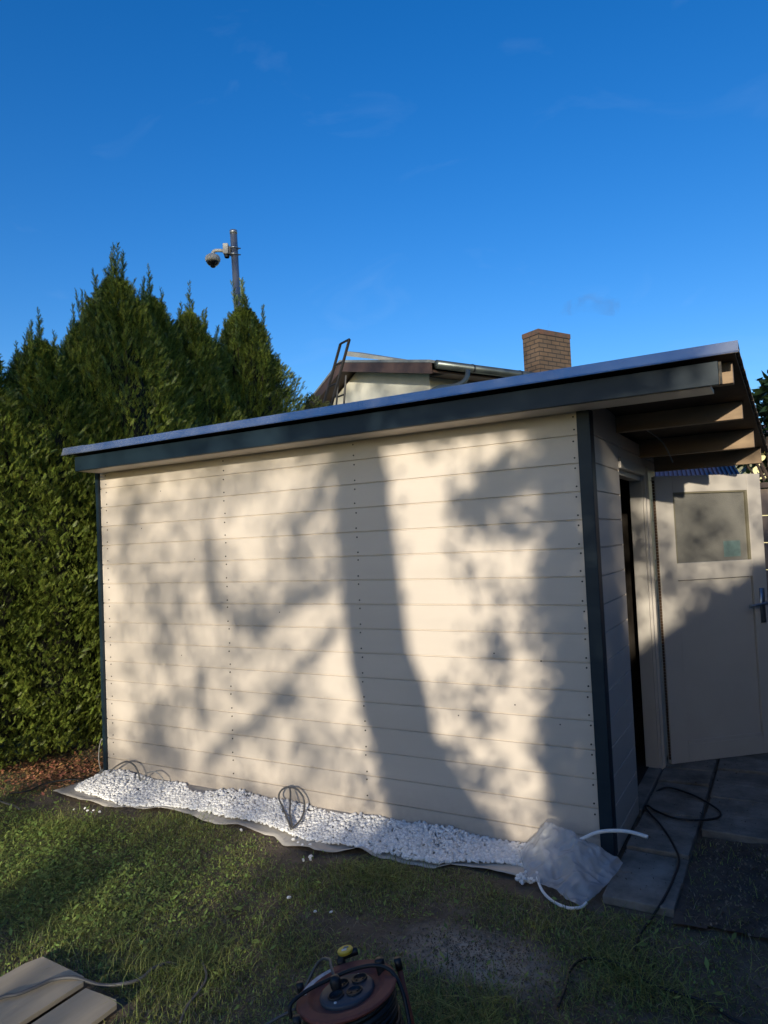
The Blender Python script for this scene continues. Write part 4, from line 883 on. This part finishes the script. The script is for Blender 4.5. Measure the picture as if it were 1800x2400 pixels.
for f in [(500, 240, .05, .05, .45), (640, 200, .10, .05, .35), (560, 180, .1, .04, .3), (720, 480, .11, .075, .75), (660, 420, .08, .05, .4), (640, 510, .055, .045, .5), (880, 380, .16, .12, .55), (820, 300, .14, .05, .4), (960, 600, .15, .055, .7), (760, 570, .06, .06, .4), (1000, 680, .08, .06, .5), (700, 830, .04, .05, .45), (900, 880, .07, .06, .3), (640, 700, .05, .03, .4), (850, 1200, .10, .07, .55), (880, 1120, .10, .045, .4), (600, 1330, .13, .045, .7), (700, 1450, .07, .09, .7), (760, 1500, .08, .07, .5), (980, 1420, .06, .06, .3), (640, 1620, .1, .06, .6), (900, 1720, .17, .045, .65), (780, 1780, .07, .07, .6), (1020, 1100, .05, .08, .45), (1000, 180, .2, .14, .45), (1050, 1600, .08, .1, .35), (820, 1350, .1, .05, .25), (900, 1880, .14, .08, .28)]:
    gauss(w2(f[0], f[1]), f[2]*1.12, f[3]*1.12, f[4]*(.85+1.1*nzf))
# dark strip left of the corner, deep shade below the wall to the right
e = lambda q: 1/(1+np.exp(-q/.022))
Sf = np.maximum(Sf, .996*e(XX-(-.285+.03*np.sin(ZZ*9)+.04*(ZZ > 1.75)))*e(.085-XX+.02*np.sin(ZZ*7))*(ZZ > -.2))
dr_ = (XX >= .085) & (ZZ > .6); Sf = np.where(dr_, np.clip(.50+.75*nzf, .02, .9), Sf)
Sf = np.where((XX > .085) & (XX < .24) & (ZZ > .6), np.clip(.55+.6*nzf, .1, .95), Sf)
rmp = 1/(1+np.exp(-(XX+1.62+.35*nzc)/.16))
Sf = np.where((XX > -1.2) & (ZZ < .03), .97, Sf)
Sf = np.where((XX <= -1.2) & (ZZ < -.02), np.clip(.62*rmp+.26+1.25*nzf-.30*np.exp(-((XX+4.6)/.8)**2)-.25*np.exp(-((ZZ+.50)/.10)**2)*np.exp(-((XX+1.9)/.3)**2), .05, .95), Sf)
Sf = np.where((XX <= -3.58) & (ZZ > 0), np.clip(.14+.45*nzf+.70/(1+np.exp(-(ZZ-2.55-.5*nzc)/.22)), 0, .95), Sf)
Sf = np.where((ZZ > 2.45) & (XX > -3.58), np.clip(.5+.7*nzf, 0, .85), Sf)
Sf = np.where((ZZ > 2.45) & (XX > -1.9) , .35, Sf)
Sf = np.where((ZZ > 5.2), np.where(XX < -.5, np.clip(.55+.8*nzf, 0, .9), 0), Sf)
Sf = np.where((ZZ > 7.2), np.clip(Sf-.3, 0, 1), Sf)
Sf = np.where((XX > -1.72) & (XX < .45) & (ZZ > 2.13) & (ZZ < 2.36), np.maximum(Sf, np.clip(.94-.5*np.exp(-((XX+1.2)/.15)**2), 0, 1)), Sf)
Sf = np.clip(Sf, 0, .995)
tau = -np.log(1-Sf)
r = np.random.RandomState(77); LS = .060; asp_ = .62; proj = LS*LS*asp_*.5*.44
cnt = r.poisson(tau*CS*CS/proj)
ii, jj = np.nonzero(cnt); rep = cnt[ii, jj]; ii = np.repeat(ii, rep); jj = np.repeat(jj, rep); N_ = len(ii)
lx = xs[jj]+(r.rand(N_)-.5)*CS; lz = zs[ii]+(r.rand(N_)-.5)*CS; dp_ = (r.rand(N_)-.5)*1.6; k_ = D_+dp_+np.where(lx < -1.45, 4., -.5)
P = np.stack([lx+SA*k_, -k_, lz+SC*k_], 1); keep = P[:, 2] > .05; P = P[keep]; lx = lx[keep]
S = LS*(.7+.6*r.rand(len(P)))
def leafmesh(P, S, r):
    n = len(P); d = r.normal(size=(n, 3)); d /= np.linalg.norm(d, axis=1, keepdims=True); e = r.normal(size=(n, 3)); e[:, 1] *= .8; s = np.cross(d, e); s /= np.linalg.norm(s, axis=1, keepdims=True); S = S[:, None]
    V = np.stack([P-d*S*.5, P+s*S*asp_*.5, P+d*S*.5, P-s*S*asp_*.5], 1).reshape(-1, 3); return npmesh('crown', V, np.arange(len(V)).reshape(-1, 4))
print('shade leaves', len(P))
split = [(lambda a: (a < -3.3), 'birch_tree', -4.6, 'leafy tree far left behind the photographer shading the hedge'), (lambda a: (a >= -3.3) & (a < -.3), 'garden_tree', None, 'big tree behind the photographer whose trunk shadow crosses the cream wall'), (lambda a: a >= -.3, 'garden_tree', .25, 'leafy tree behind the photographer shading the shed door')]
for fn, nm, tx, lab in split:
    mk = fn(lx); base = SH(-.70 if tx is None else tx, 0); t = empty(nm, (float(base[0]), float(base[1]), 0), lab, 'tree', 'trees behind the photographer')
    o = link('crown', leafmesh(P[mk], S[mk], r), M['leaf'], t)
    tr = MB()
    if tx is None:
        cl = [(2.118, -1.456, -1.108), (1.67, -1.441, -1.061), (1.174, -1.422, -1.019), (.93, -1.397, -.991), (.70, -1.337, -.891), (.47, -1.263, -.85), (.25, -1.205, -.72), (.12, -1.17, -.62), (-.3, -1.12, -.45), (-1.0, -1.1, -.4), (-2.39, -1.15, -.25)]
        pts = [SH((a+b)/2, z, 1.5) for z, a, b in cl]; rs = [(b-a)/2*1.0 for z, a, b in cl]
        up = [SH(-1.27, 3.0, 1.5), SH(-1.22, 4.2, 1.5), SH(-1.3, 5.5, 1.5), SH(-1.2, 7.0, 1.5)]; ru = [.15, .11, .08, .03]
        tr.tube(up[::-1]+pts, ru[::-1]+rs, 16)
        for a, b, z, q in ((-.95, -.55, .35, .16), (-.8, -.42, .10, .14)): tr.tube(spline([SH(-1.0, z-.25, 1.5), SH(-.85, z-.12, 1.5), SH(b, z-.32, 1.5)], 4), [.16, .15, .14, .13, .12, .11, .1, .09, .08], 10)
        for pts_ in ([(1262, 180), (1180, 400), (1090, 560)], [(1240, 860), (1020, 950), (880, 1060)], [(1300, 1020), (1250, 1120), (1090, 1260), (1030, 1420)], [(1000, 1430), (800, 1600), (640, 1750)], [(600, 1250), (600, 1480), (640, 1560)], [(640, 600), (650, 900), (700, 950)]):
            pw = [SH(*w1(*p), dep=3.) for p in pts_]; q = spline(pw, 5); tr.tube(q, [.034-.014*i/len(q) for i in range(len(q))], 7)
    else:
        pts = [SH(tx, -2.39), SH(tx, -1.2), SH(tx+.03, 0), SH(tx-.12, 1.2), SH(tx-.2, 3.2), SH(tx-.1, 4.6)]; tr.tube(spline(pts, 4), list(np.linspace(.13, .03, 21)), 12)
    tr.build('trunk', M['bark'], t, True)
# big house behind that keeps the lower right in shade
k_ = 14.; hw = 7.6; ez = .70+SC*k_; rp_ = ez+hw/2*.71
bh = empty('rear_house', (-.10+SA*k_, -k_, 0), 'gabled house behind the photographer shading the lower right of the garden', 'house')
def rear(nm, mb, m):
    me = mb.mesh(nm); me.materials.append(m); o = bpy.data.objects.new(nm, me); C.objects.link(o); o.parent = bh; return o
rear('wall', MB().add([(0, 0, 0), (hw, 0, 0), (hw, 0, ez), (hw/2, 0, rp_), (0, 0, ez), (0, -8, 0), (hw, -8, 0), (hw, -8, ez), (hw/2, -8, rp_), (0, -8, ez)],
     [(0, 1, 2, 3, 4), (9, 8, 7, 6, 5), (0, 5, 6, 1), (1, 6, 7, 2), (2, 7, 8, 3), (3, 8, 9, 4), (4, 9, 5, 0)]), M['stucco'])
rear('roof', MB().hexa([(0, -8.2, ez), (hw/2, -8.2, rp_), (hw/2, .1, rp_), (0, .1, ez), (0, -8.2, ez+.15), (hw/2, -8.2, rp_+.15), (hw/2, .1, rp_+.15), (0, .1, ez+.15)]).hexa(
    [(hw/2+.001, -8.2, rp_), (hw+.3, -8.2, ez-.2), (hw+.3, .1, ez-.2), (hw/2+.001, .1, rp_), (hw/2+.001, -8.2, rp_+.15), (hw+.3, -8.2, ez-.05), (hw+.3, .1, ez-.05), (hw/2+.001, .1, rp_+.15)]), M['rooff'])
for a in (2., 4.6): rear('window', MB().box((a, .001, 1.), (a+1.4, .03, 2.3)), M['gutter'])
bh.rotation_euler.z = math.atan(SA)
gw_ = empty('added_side_occluder', (3.6, .0, 0), 'added dark brown garage just outside the right edge of the picture', 'occluder')  # unseen box added to keep sky light off the side wall and eaves
for nm, a, b, m in (('wall', (-.9, -3.2, 0), (1.6, 5.5, 2.45), 'brown'), ('roof', (-1.05, -3.4, 2.451), (1.8, 5.7, 2.6), 'rooff')):
    me = MB().box(a, b).mesh(nm); me.materials.append(M[m]); o = bpy.data.objects.new(nm, me); C.objects.link(o); o.parent = gw_
gr_ = empty('added_horizon_block', (-5, -17, 0), 'added low block far behind the photographer, cutting off the bright horizon', 'occluders')  # unseen row added to block the bright low sky on the sun side
for nm, a, b, m in (('wall', (-12, -2, 0), (8, 2, 1.6), 'stucco'), ('roof', (-12.3, -2.3, 1.601), (8.3, 2.3, 1.75), 'rooff')):
    me = MB().box(a, b).mesh(nm); me.materials.append(M[m]); o = bpy.data.objects.new(nm, me); C.objects.link(o); o.parent = gr_
for i in range(6):
    me = MB().box((-11+3.1*i, 2.001, .05), (-8.5+3.1*i, 2.03, 1.5)).mesh('block_panel'); me.materials.append(M['brown']); o = bpy.data.objects.new('block_panel', me); C.objects.link(o); o.parent = gr_
bpy.context.view_layer.update()
